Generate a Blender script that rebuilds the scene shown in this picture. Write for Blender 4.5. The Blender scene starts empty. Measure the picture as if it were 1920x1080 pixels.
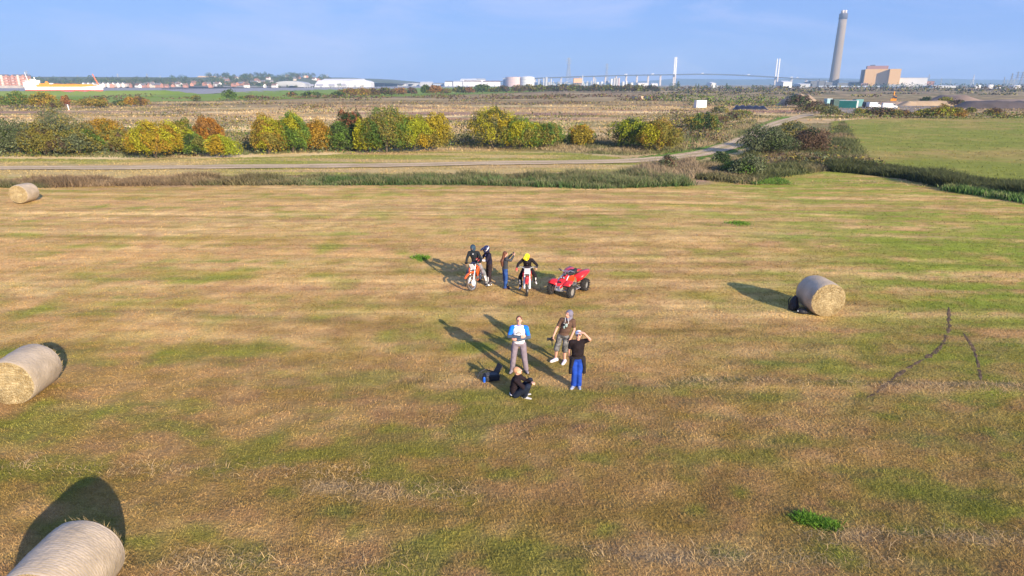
import bpy, bmesh, math, random
import numpy as np
from mathutils import Vector, Matrix, Euler

# ------------------------------------------------------------------ camera, sky, sun, exposure
SC = bpy.context.scene
COL = SC.collection
R = math.radians
PITCH = R(17.7); CAMH = 8.5; F = 1200.0
cam_d = bpy.data.cameras.new('camera'); cam = bpy.data.objects.new('camera', cam_d); COL.objects.link(cam)
cam.location = (0, 0, CAMH); cam.rotation_euler = (R(90) - PITCH, 0, 0)
cam_d.sensor_width = 36; cam_d.lens = 36 * F / 1920; cam_d.clip_start = 0.1; cam_d.clip_end = 30000
SC.camera = cam
SUN_EL = R(18.5); SUN_DIR = Vector((0.54, -0.84, 0)).normalized()      # horizontal direction towards the sun
world = bpy.data.worlds.new('World'); SC.world = world; world.use_nodes = True
wn = world.node_tree; wn.nodes.clear()
def wnode(t): return wn.nodes.new(t)
sky = wnode('ShaderNodeTexSky'); sky.sky_type = 'NISHITA'; sky.sun_disc = False
sky.sun_elevation = SUN_EL; sky.sun_rotation = math.atan2(SUN_DIR.x, SUN_DIR.y)
sky.altitude = 10; sky.air_density = 1.0; sky.dust_density = 0.3; sky.ozone_density = 4.0
tc = wnode('ShaderNodeTexCoord'); mp = wnode('ShaderNodeMapping'); mp.inputs['Scale'].default_value = (1.2, 1.2, 5.5)
nz = wnode('ShaderNodeTexNoise'); nz.inputs['Scale'].default_value = 2.3; nz.inputs['Detail'].default_value = 7; nz.inputs['Roughness'].default_value = 0.62
nz.inputs['Distortion'].default_value = 0.5
rp = wnode('ShaderNodeValToRGB'); rp.color_ramp.elements[0].position = 0.45; rp.color_ramp.elements[0].color = (0, 0, 0, 1)
rp.color_ramp.elements[1].position = 0.68; rp.color_ramp.elements[1].color = (0.62, 0.62, 0.62, 1)
tint = wnode('ShaderNodeMix'); tint.data_type = 'RGBA'; tint.blend_type = 'MULTIPLY'; tint.inputs[0].default_value = 1
tint.inputs[7].default_value = (1.0, 1.0, 1.12, 1)
blue = wnode('ShaderNodeMix'); blue.data_type = 'RGBA'; blue.inputs[0].default_value = 0.72; blue.inputs[7].default_value = (2.15, 3.85, 8.9, 1)
cl = wnode('ShaderNodeMix'); cl.data_type = 'RGBA'; cl.inputs[7].default_value = (5.6, 6.2, 9.4, 1)
bg = wnode('ShaderNodeBackground'); bg.inputs['Strength'].default_value = 0.056
wo = wnode('ShaderNodeOutputWorld')
L = wn.links.new
L(tc.outputs['Generated'], mp.inputs['Vector']); L(mp.outputs[0], nz.inputs['Vector']); L(nz.outputs['Fac'], rp.inputs[0])
L(sky.outputs[0], tint.inputs[6]); L(tint.outputs[2], blue.inputs[6]); L(blue.outputs[2], cl.inputs[6]); L(rp.outputs[0], cl.inputs[0]); L(cl.outputs[2], bg.inputs[0]); L(bg.outputs[0], wo.inputs[0])
sun_d = bpy.data.lights.new('sun', 'SUN'); sun = bpy.data.objects.new('sun', sun_d); COL.objects.link(sun)
sun_d.energy = 5.0; sun_d.angle = R(0.6); sun_d.color = (1.0, 0.84, 0.62)
sd = Vector((SUN_DIR.x * math.cos(SUN_EL), SUN_DIR.y * math.cos(SUN_EL), math.sin(SUN_EL)))
sun.rotation_euler = sd.to_track_quat('Z', 'Y').to_euler()
SC.view_settings.view_transform = 'Standard'; SC.view_settings.look = 'None'
SC.view_settings.gamma = 1; SC.view_settings.use_curve_mapping = False
SC.view_settings.exposure = 1.06
SC.cycles.volume_bounces = 0; SC.cycles.max_bounces = 6; SC.cycles.transparent_max_bounces = 8

# ------------------------------------------------------------------ places
SP, CP = math.sin(PITCH), math.cos(PITCH)
def ray(px, py):
    u = (px - 960) / F; v = (540 - py) / F
    return (u, CP + v * SP, -SP + v * CP)
def G(px, py, z=0.0):                       # the point of the ground seen there
    d = ray(px, py); t = (z - CAMH) / d[2]
    return (d[0] * t, d[1] * t)
def at(px, py, Y):                          # the point seen there, Y metres away
    d = ray(px, py); t = Y / d[1]
    return Vector((d[0] * t, Y, CAMH + d[2] * t))

# ------------------------------------------------------------------ noise
rng = np.random.default_rng(7); random.seed(7)
_T = rng.random((256, 256))
def vnoise(x, y):
    xi = np.floor(x).astype(int); yi = np.floor(y).astype(int); fx = x - xi; fy = y - yi
    fx = fx * fx * (3 - 2 * fx); fy = fy * fy * (3 - 2 * fy)
    a = _T[xi & 255, yi & 255]; b = _T[(xi + 1) & 255, yi & 255]; c = _T[xi & 255, (yi + 1) & 255]; d = _T[(xi + 1) & 255, (yi + 1) & 255]
    return (a * (1 - fx) + b * fx) * (1 - fy) + (c * (1 - fx) + d * fx) * fy
def fbm(x, y, o=4):
    s = 0; a = 0.5; n = 0
    for i in range(o):
        s = s + a * vnoise(x * 2 ** i + 17.3 * i, y * 2 ** i + 5.1 * i); n += a; a *= 0.5
    return s / n
def sstep(a, b, x):
    t = np.clip((x - a) / (b - a), 0, 1); return t * t * (3 - 2 * t)

# ------------------------------------------------------------------ materials
def lin(h):
    h = h.lstrip('#'); o = []
    for i in (0, 2, 4):
        c = int(h[i:i + 2], 16) / 255; o.append(c / 12.92 if c < 0.04045 else ((c + 0.055) / 1.055) ** 2.4)
    return tuple(o)
_M = {}
def mat(name, color=(0.5, 0.5, 0.5), rough=0.7, var=0.12, scale=3.0, bump=0.0, bscale=30.0, metal=0.0, spec=0.4, attr=None, trans=0.0, stretch=(1, 1, 1), coat=0.0):
    if name in _M: return _M[name]
    if isinstance(color, str): color = lin(color)
    m = bpy.data.materials.new(name); m.use_nodes = True; nt = m.node_tree; b = nt.nodes['Principled BSDF']
    b.inputs['Roughness'].default_value = rough; b.inputs['Metallic'].default_value = metal
    b.inputs['Specular IOR Level'].default_value = spec; b.inputs['Coat Weight'].default_value = coat
    tcn = nt.nodes.new('ShaderNodeTexCoord'); mpn = nt.nodes.new('ShaderNodeMapping'); mpn.inputs['Scale'].default_value = stretch
    nt.links.new(tcn.outputs['Object'], mpn.inputs[0])
    n = nt.nodes.new('ShaderNodeTexNoise'); n.inputs['Scale'].default_value = scale; n.inputs['Detail'].default_value = 5
    nt.links.new(mpn.outputs[0], n.inputs['Vector'])
    r = nt.nodes.new('ShaderNodeMapRange'); r.inputs['From Min'].default_value = 0.3; r.inputs['From Max'].default_value = 0.7
    r.inputs['To Min'].default_value = 1 - var; r.inputs['To Max'].default_value = 1 + var
    nt.links.new(n.outputs['Fac'], r.inputs['Value'])
    mx = nt.nodes.new('ShaderNodeMix'); mx.data_type = 'RGBA'; mx.blend_type = 'MULTIPLY'; mx.inputs[0].default_value = 1
    if attr:
        a = nt.nodes.new('ShaderNodeAttribute'); a.attribute_name = attr; nt.links.new(a.outputs['Color'], mx.inputs[6])
    else: mx.inputs[6].default_value = (*color, 1)
    nt.links.new(r.outputs[0], mx.inputs[7]); nt.links.new(mx.outputs[2], b.inputs['Base Color'])
    if bump:
        n2 = nt.nodes.new('ShaderNodeTexNoise'); n2.inputs['Scale'].default_value = bscale; n2.inputs['Detail'].default_value = 4
        nt.links.new(mpn.outputs[0], n2.inputs['Vector'])
        bp = nt.nodes.new('ShaderNodeBump'); bp.inputs['Strength'].default_value = bump; bp.inputs['Distance'].default_value = 0.05
        nt.links.new(n2.outputs['Fac'], bp.inputs['Height']); nt.links.new(bp.outputs[0], b.inputs['Normal'])
    if trans:
        t = nt.nodes.new('ShaderNodeBsdfTranslucent'); nt.links.new(mx.outputs[2], t.inputs[0])
        ms = nt.nodes.new('ShaderNodeMixShader'); ms.inputs[0].default_value = trans
        nt.links.new(b.outputs[0], ms.inputs[1]); nt.links.new(t.outputs[0], ms.inputs[2])
        nt.links.new(ms.outputs[0], nt.nodes['Material Output'].inputs['Surface'])
    _M[name] = m; return m

# ------------------------------------------------------------------ mesh helpers
def frame(d):
    d = Vector(d).normalized(); a = Vector((0, 0, 1)) if abs(d.z) < 0.95 else Vector((1, 0, 0))
    x = a.cross(d).normalized(); return x, d.cross(x), d
class MB:
    def __init__(s): s.v = []; s.f = []
    def add(s, vs, fs):
        o = len(s.v); s.v += [tuple(v) for v in vs]; s.f += [tuple(i + o for i in f) for f in fs]; return s
    def box(s, c, d, rot=(0, 0, 0), taper=(1, 1)):
        M = Euler(rot).to_matrix(); vs = []
        for k in (-1, 1):
            t = taper if k == 1 else (1, 1)
            for (i, j) in ((-1, -1), (1, -1), (1, 1), (-1, 1)):
                vs.append(M @ Vector((i * d[0] / 2 * t[0], j * d[1] / 2 * t[1], k * d[2] / 2)) + Vector(c))
        return s.add(vs, [(3, 2, 1, 0), (4, 5, 6, 7), (0, 1, 5, 4), (1, 2, 6, 5), (2, 3, 7, 6), (3, 0, 4, 7)])
    def cyl(s, a, b, r0, r1=None, n=10, cap=True):
        r1 = r0 if r1 is None else r1; a = Vector(a); b = Vector(b); x, y, _ = frame(b - a); vs = []
        for p, r in ((a, r0), (b, r1)):
            for i in range(n):
                t = 2 * math.pi * i / n; vs.append(p + x * (r * math.cos(t)) + y * (r * math.sin(t)))
        fs = [(i, (i + 1) % n, n + (i + 1) % n, n + i) for i in range(n)]
        if cap: fs += [tuple(range(n - 1, -1, -1)), tuple(range(n, 2 * n))]
        return s.add(vs, fs)
    def tube(s, pts, r, n=8):
        for i in range(len(pts) - 1):
            ra = r[i] if isinstance(r, (list, tuple)) else r; rb = r[i + 1] if isinstance(r, (list, tuple)) else r
            s.cyl(pts[i], pts[i + 1], ra, rb, n)
        return s
    def lathe(s, prof, c=(0, 0, 0), axis=(0, 0, 1), n=24):      # prof: (radius, height along the axis)
        x, y, z = frame(axis); c = Vector(c); vs = []
        for r, h in prof:
            for i in range(n):
                t = 2 * math.pi * i / n; vs.append(c + z * h + x * (r * math.cos(t)) + y * (r * math.sin(t)))
        fs = []
        for k in range(len(prof) - 1):
            fs += [(k * n + i, k * n + (i + 1) % n, (k + 1) * n + (i + 1) % n, (k + 1) * n + i) for i in range(n)]
        fs += [tuple(range(n - 1, -1, -1)), tuple(range((len(prof) - 1) * n, len(prof) * n))]
        return s.add(vs, fs)
    def ball(s, c, r, n=10, m=7, rot=None):
        r = (r, r, r) if not isinstance(r, (tuple, list)) else r; c = Vector(c); vs = [Vector((0, 0, -r[2]))]
        M = Euler(rot).to_matrix() if rot else Matrix.Identity(3)
        for k in range(1, m):
            ph = -math.pi / 2 + math.pi * k / m
            for i in range(n):
                t = 2 * math.pi * i / n; vs.append(Vector((r[0] * math.cos(ph) * math.cos(t), r[1] * math.cos(ph) * math.sin(t), r[2] * math.sin(ph))))
        vs.append(Vector((0, 0, r[2]))); fs = [(0, 1 + (i + 1) % n, 1 + i) for i in range(n)]
        for k in range(m - 2):
            a = 1 + k * n; fs += [(a + i, a + (i + 1) % n, a + n + (i + 1) % n, a + n + i) for i in range(n)]
        a = 1 + (m - 2) * n; fs += [(a + i, a + (i + 1) % n, len(vs) - 1) for i in range(n)]
        return s.add([M @ v + c for v in vs], fs)
    def cap(s, a, b, r0, r1=None, n=12):                        # tapered capsule
        r1 = r0 if r1 is None else r1; a = Vector(a); b = Vector(b)
        if (b - a).length < 1e-5: return s.ball(a, r0)
        x, y, z = frame(b - a); prof = []; Ln = (b - a).length
        for k in range(1, 5): t = math.pi / 2 * k / 4; prof.append((r0 * math.sin(t), -r0 * math.cos(t)))
        for k in range(4, 0, -1): t = math.pi / 2 * k / 4; prof.append((r1 * math.sin(t), Ln + r1 * math.cos(t)))
        return s.lathe(prof, a, b - a, n)
    def extrude(s, pts, w, M=None):                             # outline in (x, z), width w along y
        n = len(pts); vs = [Vector((p[0], -w / 2, p[1])) for p in pts] + [Vector((p[0], w / 2, p[1])) for p in pts]
        if M: vs = [M @ v for v in vs]
        return s.add(vs, [tuple(range(n)), tuple(range(2 * n - 1, n - 1, -1))] + [((i + 1) % n, i, n + i, n + (i + 1) % n) for i in range(n)])
    def grid(s, rows):                                          # rows of points -> sheet
        m = len(rows[0]); o = []
        for r in rows: o += r
        return s.add(o, [(k * m + i, k * m + i + 1, (k + 1) * m + i + 1, (k + 1) * m + i) for k in range(len(rows) - 1) for i in range(m - 1)])
    def mesh(s, name, m=None, smooth=False):
        me = bpy.data.meshes.new(name); me.from_pydata(s.v, [], s.f); me.update()
        if m: me.materials.append(m)
        if smooth: me.shade_smooth()
        return me
    def build(s, name, m, parent=None, smooth=False, loc=None, bevel=0):
        me = s.mesh(name, m, smooth); return obj(name, me, parent, loc, bevel)
def obj(name, me, parent=None, loc=None, bevel=0):
    o = bpy.data.objects.new(name, me); COL.objects.link(o)
    if loc is not None: o.location = loc
    if parent: o.parent = parent
    if bevel:
        b = o.modifiers.new('bevel', 'BEVEL'); b.width = bevel; b.segments = 2; b.limit_method = 'ANGLE'
    return o
def tag(o, label=None, cat=None, group=None, kind=None):
    if label: o['label'] = label
    if cat: o['category'] = cat
    if group: o['group'] = group
    if kind: o['kind'] = kind
    return o
def thing(name, label, cat, loc=(0, 0, 0), rz=0, group=None):
    o = bpy.data.objects.new(name, None); COL.objects.link(o); o.empty_display_size = 0.3
    o.location = loc; o.rotation_euler = (0, 0, rz); return tag(o, label, cat, group)
def npmesh(name, V, Fq, m, col=None, smooth=False):             # V (n,3), Fq (k,3|4)
    me = bpy.data.meshes.new(name); V = np.asarray(V, np.float32); Fq = np.asarray(Fq, np.int32); k = Fq.shape[1]
    me.vertices.add(len(V)); me.vertices.foreach_set('co', V.ravel())
    me.loops.add(Fq.size); me.loops.foreach_set('vertex_index', Fq.ravel())
    me.polygons.add(len(Fq)); me.polygons.foreach_set('loop_start', np.arange(len(Fq), dtype=np.int32) * k)
    me.polygons.foreach_set('loop_total', np.full(len(Fq), k, np.int32))
    if smooth: me.polygons.foreach_set('use_smooth', np.ones(len(Fq), bool))
    me.update(calc_edges=True); me.validate()
    if col is not None:
        a = me.color_attributes.new('tone', 'FLOAT_COLOR', 'POINT'); c = np.ones((len(V), 4), np.float32); c[:, :3] = col
        a.data.foreach_set('color', c.ravel())
    me.materials.append(m); return me
def dup(root, loc=None, rz=None, label=None, group=None, scale=None):
    r = root.copy(); COL.objects.link(r)
    if loc is not None: r.location = loc
    if rz is not None: r.rotation_euler = (0, 0, rz)
    if scale is not None: r.scale = (scale,) * 3 if not isinstance(scale, tuple) else scale
    if label: r['label'] = label
    if group: r['group'] = group
    for ch in list(root.children):
        c = ch.copy(); COL.objects.link(c); c.parent = r
        for g in list(ch.children):
            d = g.copy(); COL.objects.link(d); d.parent = c
    return r

# ------------------------------------------------------------------ the ground
def inpoly(x, y, poly):
    c = np.zeros(x.shape, bool); n = len(poly); j = n - 1
    for i in range(n):
        xi, yi = poly[i]; xj, yj = poly[j]
        if yi != yj: c ^= ((yi > y) != (yj > y)) & (x < (xj - xi) * (y - yi) / (yj - yi) + xi)
        j = i
    return c
def dline(x, y, pts):
    d = np.full(x.shape, 1e9)
    for i in range(len(pts) - 1):
        ax, ay = pts[i]; bx, by = pts[i + 1]; L2 = (bx - ax) ** 2 + (by - ay) ** 2
        t = np.clip(((x - ax) * (bx - ax) + (y - ay) * (by - ay)) / L2, 0, 1)
        d = np.minimum(d, np.hypot(x - ax - t * (bx - ax), y - ay - t * (by - ay)))
    return d
def mixc(a, b, t): return a + (b - a) * t[..., None]
C = lambda *v: np.array(v, float)
STRAW = C(0.52, 0.325, 0.135); PALE = C(0.65, 0.445, 0.195); RUST = C(0.37, 0.205, 0.105); GREEN = C(0.20, 0.245, 0.030); LUSH = C(0.085, 0.235, 0.022); SOIL = C(0.075, 0.052, 0.036); OLIVE = C(0.335, 0.232, 0.058); GREYS = C(0.40, 0.305, 0.195)
# mowing lines bend gently across the field
def rowy(x, y): return y + 0.03 * x + 0.0016 * x * x * sstep(-5, 25, x) + 0.9 * (fbm(x * 0.06, y * 0.1, 2) - 0.5)
RUT1 = [G(*p) for p in ((1779, 575), (1779, 600), (1778, 622), (1762, 652), (1730, 675), (1690, 699), (1655, 728), (1625, 746))]
RUT2 = [G(*p) for p in ((1806, 622), (1825, 655), (1834, 685), (1839, 715))]
RUT3 = [G(*p) for p in ((1838, 800), (1842, 860), (1845, 930), (1850, 1000))]
PATCH = [(1515, 975, 0.34, 0.22), (1548, 990, 0.36, 0.22), (790, 483, 0.45, 0.7), (1385, 417, 0.8, 0.8), (350, 490, 3.4, 0.35), (450, 489, 1.8, 0.3),
         (270, 372, 0.7, 0.7), (660, 805, 0.4, 0.3), (250, 560, 1.6, .4), (470, 570, 1.2, .5), (1470, 683, 1.6, 0.35), (1900, 600, 1.7, 0.9), (1840, 595, 1.4, 0.6), (1700, 520, 3.0, 0.8), (1800, 470, 4.5, 1.0),
         (1880, 740, 1.2, 0.5), (1780, 745, 1.3, .4), (1600, 742, 0.9, .25), (1730, 830, 1.1, .45), (1880, 820, 1.0, .7), (1510, 445, 2.4, 1.4), (1630, 400, 2.6, 1.6), (1450, 437, 2, .8), (1400, 350, 3, 1.6),
         (40, 660, 1.2, .5), (190, 770, .3, .2), (640, 960, .5, .3), (760, 970, .7, .25), (1280, 890, .8, .3), (300, 965, .8, .35), (1060, 700, .9, .3), (920, 640, .9, .5), (1740, 920, .9, .35)]
STREAK = [(1630, 700, 712, 0.0)]
def field_color(x, y):
    r = rowy(x, y)
    a = fbm(x * 0.055 + 3, r * 0.42, 4); b = fbm(x * 0.10 + 40, r * 0.75 + 9, 4); c = fbm(x * 0.9, y * 0.9, 4); e = fbm(x * 2.6 + 9, y * 2.6, 3); wide = fbm(x * 0.03 + 8, y * 0.05 + 2, 3)
    near = sstep(24, 12, y)
    right = sstep(5, 20, x - 0.08 * y) * (.75 + .5 * fbm(x * .08, y * .08, 2))
    g = sstep(0.46, 0.70, a * 0.42 + c * 0.38 + e * 0.20 + 0.045 * near + 0.085 * right + 0.10 * (wide - 0.5))
    col = np.broadcast_to(STRAW, x.shape + (3,)).copy()
    col = mixc(col, PALE, sstep(0.50, 0.72, b * 0.75 + e * 0.25) * (0.9 - 0.4 * near))
    col = mixc(col, RUST, sstep(0.47, 0.66, fbm(x * 0.12 + 70, r * 0.8 + 30, 4) * 0.45 + c * 0.55) * 0.6)
    col = mixc(col, OLIVE, g * 0.9)
    gg = sstep(0.52, 0.78, fbm(x * 0.07 + 90, r * 0.8 + 11, 3) * 0.5 + fbm(x * .7 + 5, y * .7, 3) * 0.5 + 0.07 * right + 0.02 * near)
    col = mixc(col, GREEN, gg * 0.9)
    # windrows of grey hay left lying
    for (px0, px1, py, w) in ((1180, 1990, 724, 0.28), (560, 900, 925, 0.3), (1500, 1980, 1010, 0.2), (300, 800, 1060, 0.28), (1100, 1700, 1050, .2)):
        x0, y0 = G(px0, py); x1, y1 = G(px1, py); m = np.exp(-((r - rowy(np.float64((x0 + x1) / 2), np.float64(y0)) - 0.25 * (e - 0.5)) / w) ** 2) * sstep(x0 - 1, x0 + 1, x) * sstep(x1 + 1, x1 - 1, x)
        col = mixc(col, GREYS, np.clip(m * (3.0 * fbm(x * .5 + 3, y * .8, 3) - 0.95) * (0.5 + c), 0, 0.8))
    for (px, py, sx, sy) in PATCH:
        X, Y = G(px, py); m = np.exp(-(((x - X) / sx) ** 2 + ((y - Y) / sy) ** 2) ** 1.5) * sstep(0.40, 0.62, c * 0.5 + e * 0.5)
        lush = 1.0 if sy < 0.25 or (px, py) == (790, 483) else 0.72
        col = mixc(col, LUSH if lush == 1.0 else C(0.125, 0.215, 0.035), m * lush)
    for rut, w, s in ((RUT3, 0.12, 0.5), (RUT1, 0.20, 0.45), (RUT2, 0.18, 0.4)):
        col = mixc(col, SOIL, np.clip(np.exp(-(dline(x, y, rut) / w) ** 4) * s * (.55 + .9 * vnoise(x * 3, y * 3)), 0, 1))
    ph = r * 2.3 + 7.0 * fbm(x * 0.045, r * .22, 3); ln = np.sin(ph) * (2.4 * vnoise(x * 0.06 + 9, r * 0.45) - .45) + .5 * (e - .5); farf = sstep(13, 26, y)
    col = mixc(col, PALE, np.clip(sstep(0.3, 1.2, ln) * (0.36 * farf + .12), 0, 1)); col = mixc(col, OLIVE * .85, np.clip(sstep(0.3, 1.2, -ln) * (0.32 * farf + .24), 0, 1))
    col = mixc(col, GREEN * 1.05, np.clip(sstep(0.44, .62, fbm(x * .12 + 60, r * .9 + 5, 4)) * right * 1.0, 0, 1))
    stk = fbm(x * .16 + 2, r * 2.6 + 7, 4); stk2 = fbm(x * .35 + 30, r * 5.5, 3); col = col * (1 + (.62 * (stk - .5) + .42 * (stk2 - .5)) * (.35 + .65 * farf))[..., None]
    fine = sstep(0.42, 0.60, fbm(x * 1.7 + 31, y * 2.3 + 3, 3)); col = mixc(col, OLIVE, fine * (0.18 + 0.32 * near)); col = mixc(col, STRAW, (1 - fine) * 0.18)
    fg = sstep(0.50, 0.66, fbm(x * 1.0 + 12, y * 1.5 + 8, 4) * .6 + fbm(x * .2 + 5, r * .8, 3) * .4 + .05 * right + .015 * near); col = mixc(col, GREEN, np.clip(fg * (.25 + .35 * near + .5 * right), 0, .85)); fr_ = sstep(.56, .7, fbm(x * 1.1 + 50, y * 1.9 + 50, 3)); col = mixc(col, RUST, fr_ * .35)
    return col * ((0.94 + 0.34 * e) * (1 - 0.06 * near))[..., None]  # slightly darker near the camera: blade shadows put into the colour
def field_h(x, y):
    r = rowy(x, y)
    h = 0.10 * (fbm(x * 0.12, r * 0.9 + 4, 3) - 0.5) + 0.07 * (fbm(x * 1.6, y * 2.2, 3) - 0.5) + 0.25 * (fbm(x * 0.04, y * 0.04 + 7, 2) - 0.5) * sstep(20, 60, np.hypot(x, y))
    h = h + 0.10 * np.exp(-((r - rowy(np.float64(11.0), np.float64(G(1600, 724)[1]))) / 0.3) ** 2) * sstep(4, 7, x)
    return h * sstep(70, 58, y)

gm = mat('meadow_soil', attr='tone', rough=0.95, var=0.16, scale=6.0, bump=0.9, bscale=16.0, spec=0.1)
def far_color(x, y):
    r = y + 0.05 * x
    a = fbm(x * 0.012 + 3, r * 0.05, 4); b = fbm(x * 0.02 + 50, r * 0.09 + 20, 4); c = fbm(x * 0.2, y * 0.25, 4)
    col = np.broadcast_to(C(0.42, 0.30, 0.145), x.shape + (3,)).copy()
    col = mixc(col, C(0.66, 0.50, 0.26), sstep(0.48, 0.62, b * 0.7 + c * 0.3))
    col = mixc(col, C(0.26, 0.15, 0.115), sstep(0.48, 0.60, a * 0.75 + c * 0.25) * 0.8)
    col = mixc(col, C(0.17, 0.155, 0.055), sstep(0.52, 0.66, fbm(x * 0.016 + 90, r * 0.06 + 60, 4) * 0.6 + c * 0.4) * 0.85)
    col = mixc(col, C(0.10, 0.105, 0.045), sstep(60, 220, x - 0.02 * y) * sstep(80, 160, y) * sstep(0.35, 0.6, c) * 0.6)
    col = col * 1.16; t = sstep(240, 300, y)
    return mixc(col, C(0.20, 0.155, 0.075), t * (0.45 + 0.3 * sstep(0.4, 0.6, c)))
# one sheet from behind the camera to the horizon, finer near the camera
ys = np.concatenate([np.arange(-40, 6, 4.0), np.arange(6, 62, 0.2), np.arange(62, 130, 1.0), np.geomspace(130, 500, 110), np.geomspace(520, 12000, 50)])
ts = np.concatenate([np.linspace(-1, 1, 401)])
xs_w = np.maximum(60 + np.maximum(ys, 0) * 0.9, 0)
XX = (np.sign(ts) * np.abs(ts) ** 1.25)[None, :] * xs_w[:, None]; YY = np.broadcast_to(ys[:, None], XX.shape).copy()
ZZ = field_h(XX, YY)
near_c = field_color(XX, YY) * (0.56 + 0.46 * sstep(10, 30, YY))[..., None]; far_c = far_color(XX, YY)  # near soil darkened, the shade between blades put into its colour
EDGE = [G(*p) for p in ((-700, 350), (0, 349), (600, 346), (1000, 349), (1200, 350), (1300, 347), (1350, 338), (1450, 326), (1490, 319), (1560, 320), (1640, 330), (1740, 345), (1860, 364), (1960, 382), (2500, 470))]
def edge_y(x): return np.interp(x, [e[0] for e in EDGE], [e[1] for e in EDGE])
CC = mixc(near_c, far_c, sstep(-1, 1, YY - edge_y(XX) + 1.6 * (fbm(XX * 0.4, YY * .4, 2) - 0.5)))
nr, nc = XX.shape; idx = np.arange(nr * nc).reshape(nr, nc)
FQ = np.stack([idx[:-1, :-1], idx[:-1, 1:], idx[1:, 1:], idx[1:, :-1]], -1).reshape(-1, 4)
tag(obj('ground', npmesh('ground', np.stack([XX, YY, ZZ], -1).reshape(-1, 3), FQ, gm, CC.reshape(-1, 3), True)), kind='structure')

def sheet(name, pts, colf, z, step=1.0, kind='structure', m=gm, hf=None, rag=0.4):
    p = np.array(pts); x0, y0 = p.min(0); x1, y1 = p.max(0); nx = int((x1 - x0) / step) + 2; ny = int((y1 - y0) / step) + 2
    x = np.linspace(x0, x1, nx); y = np.linspace(y0, y1, ny); X, Y = np.meshgrid(x, y)
    j = rag * step * 2; cx = (X[:-1, :-1] + X[1:, 1:]) / 2; cy = (Y[:-1, :-1] + Y[1:, 1:]) / 2
    keep = inpoly(cx + (rng.random(cx.shape) - 0.5) * j, cy + (rng.random(cx.shape) - 0.5) * j, pts)
    Z = np.full(X.shape, z) if hf is None else hf(X, Y) + z
    i = np.arange(X.size).reshape(X.shape); Q = np.stack([i[:-1, :-1], i[:-1, 1:], i[1:, 1:], i[1:, :-1]], -1)[keep]
    u, inv = np.unique(Q, return_inverse=True); Vv = np.stack([X, Y, Z], -1).reshape(-1, 3)[u]; cc = colf(X, Y).reshape(-1, 3)[u]
    return tag(obj(name, npmesh(name, Vv, inv.reshape(Q.shape), m, cc, True)), kind=kind)

def verge_c(x, y):
    a = fbm(x * 0.08, y * 0.5, 4); b = fbm(x * 0.05 + 30, y * 0.35 + 4, 3)
    col = np.broadcast_to(C(0.49, 0.37, 0.16), x.shape + (3,)).copy(); col = mixc(col, C(0.25, 0.27, 0.05), sstep(0.40, 0.62, a) * .85)
    return mixc(col, C(0.50, 0.35, 0.18), sstep(0.5, 0.65, b) * 0.7)
verge = [G(*p) for p in ((-260, 352), (-260, 296), (300, 301), (600, 292), (860, 282), (1060, 287), (1180, 298), (1235, 302), (1300, 312), (1250, 330), (1000, 326), (700, 328), (300, 334))]
sheet('grass_verge', verge, verge_c, 0.06, 0.5, rag=1.2)
def lawn_c(x, y):
    a = fbm(x * 0.03, y * 0.06, 4); b = fbm(x * 0.3, y * 0.3, 3); c = fbm(x * 0.025 + 20, y * 0.05 + 8, 3)
    col = np.broadcast_to(C(0.215, 0.235, 0.04), x.shape + (3,)).copy(); col = mixc(col, C(0.36, 0.285, 0.085), sstep(0.40, 0.68, a * 0.6 + b * 0.4) * .8)
    return mixc(col, C(0.36, 0.25, 0.09), sstep(0.48, 0.66, c * .7 + b * .3) * 0.5) * (0.75 + 0.5 * fbm(x * 1.1, y * 1.1, 3))[..., None]
past = [G(*p) for p in ((1560, 228), (1640, 222), (1760, 222), (2300, 218), (2600, 440), (2080, 376), (1930, 358), (1840, 346), (1760, 336), (1700, 325), (1600, 306), (1556, 262))]
sheet('pasture', past, lawn_c, 0.08, 0.8)
def bank_c(x, y):
    a = fbm(x * 0.05, y * 0.1, 4); col = np.broadcast_to(C(0.13, 0.225, 0.035), x.shape + (3,)).copy()
    return mixc(col, C(0.20, 0.25, 0.06), sstep(0.4, 0.65, a))
bankg = [G(*p) for p in ((1240, 292), (1300, 290), (1400, 262), (1440, 236), (1480, 220), (1492, 220), (1470, 236), (1440, 262), (1400, 285), (1320, 305), (1260, 318))]
VERG1 = [G(*p) for p in ((1150, 302), (1240, 290), (1300, 279), (1370, 264), (1410, 240), (1462, 219), (1490, 219), (1460, 236), (1425, 262), (1370, 288), (1300, 300), (1230, 306))]
VERG2 = [G(*p) for p in ((1308, 318), (1340, 322), (1400, 331), (1440, 331), (1478, 340), (1475, 346), (1420, 345), (1370, 340), (1325, 332))]
sheet('track_verge', VERG1, bank_c, 0.05, 0.35, rag=2.0)
sheet('ditch_bank', VERG2, bank_c, 0.05, 0.3, rag=2.5)
def smooth_path(P, n=8):
    o = []
    for i in range(len(P) - 1):
        p0 = P[max(i - 1, 0)]; p1 = P[i]; p2 = P[i + 1]; p3 = P[min(i + 2, len(P) - 1)]
        for k in range(n):
            t = k / n; o.append(0.5 * ((2 * p1) + (p2 - p0) * t + (2 * p0 - 5 * p1 + 4 * p2 - p3) * t * t + (3 * p1 - p0 - 3 * p2 + p3) * t ** 3))
    return o + [P[-1]]
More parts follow.
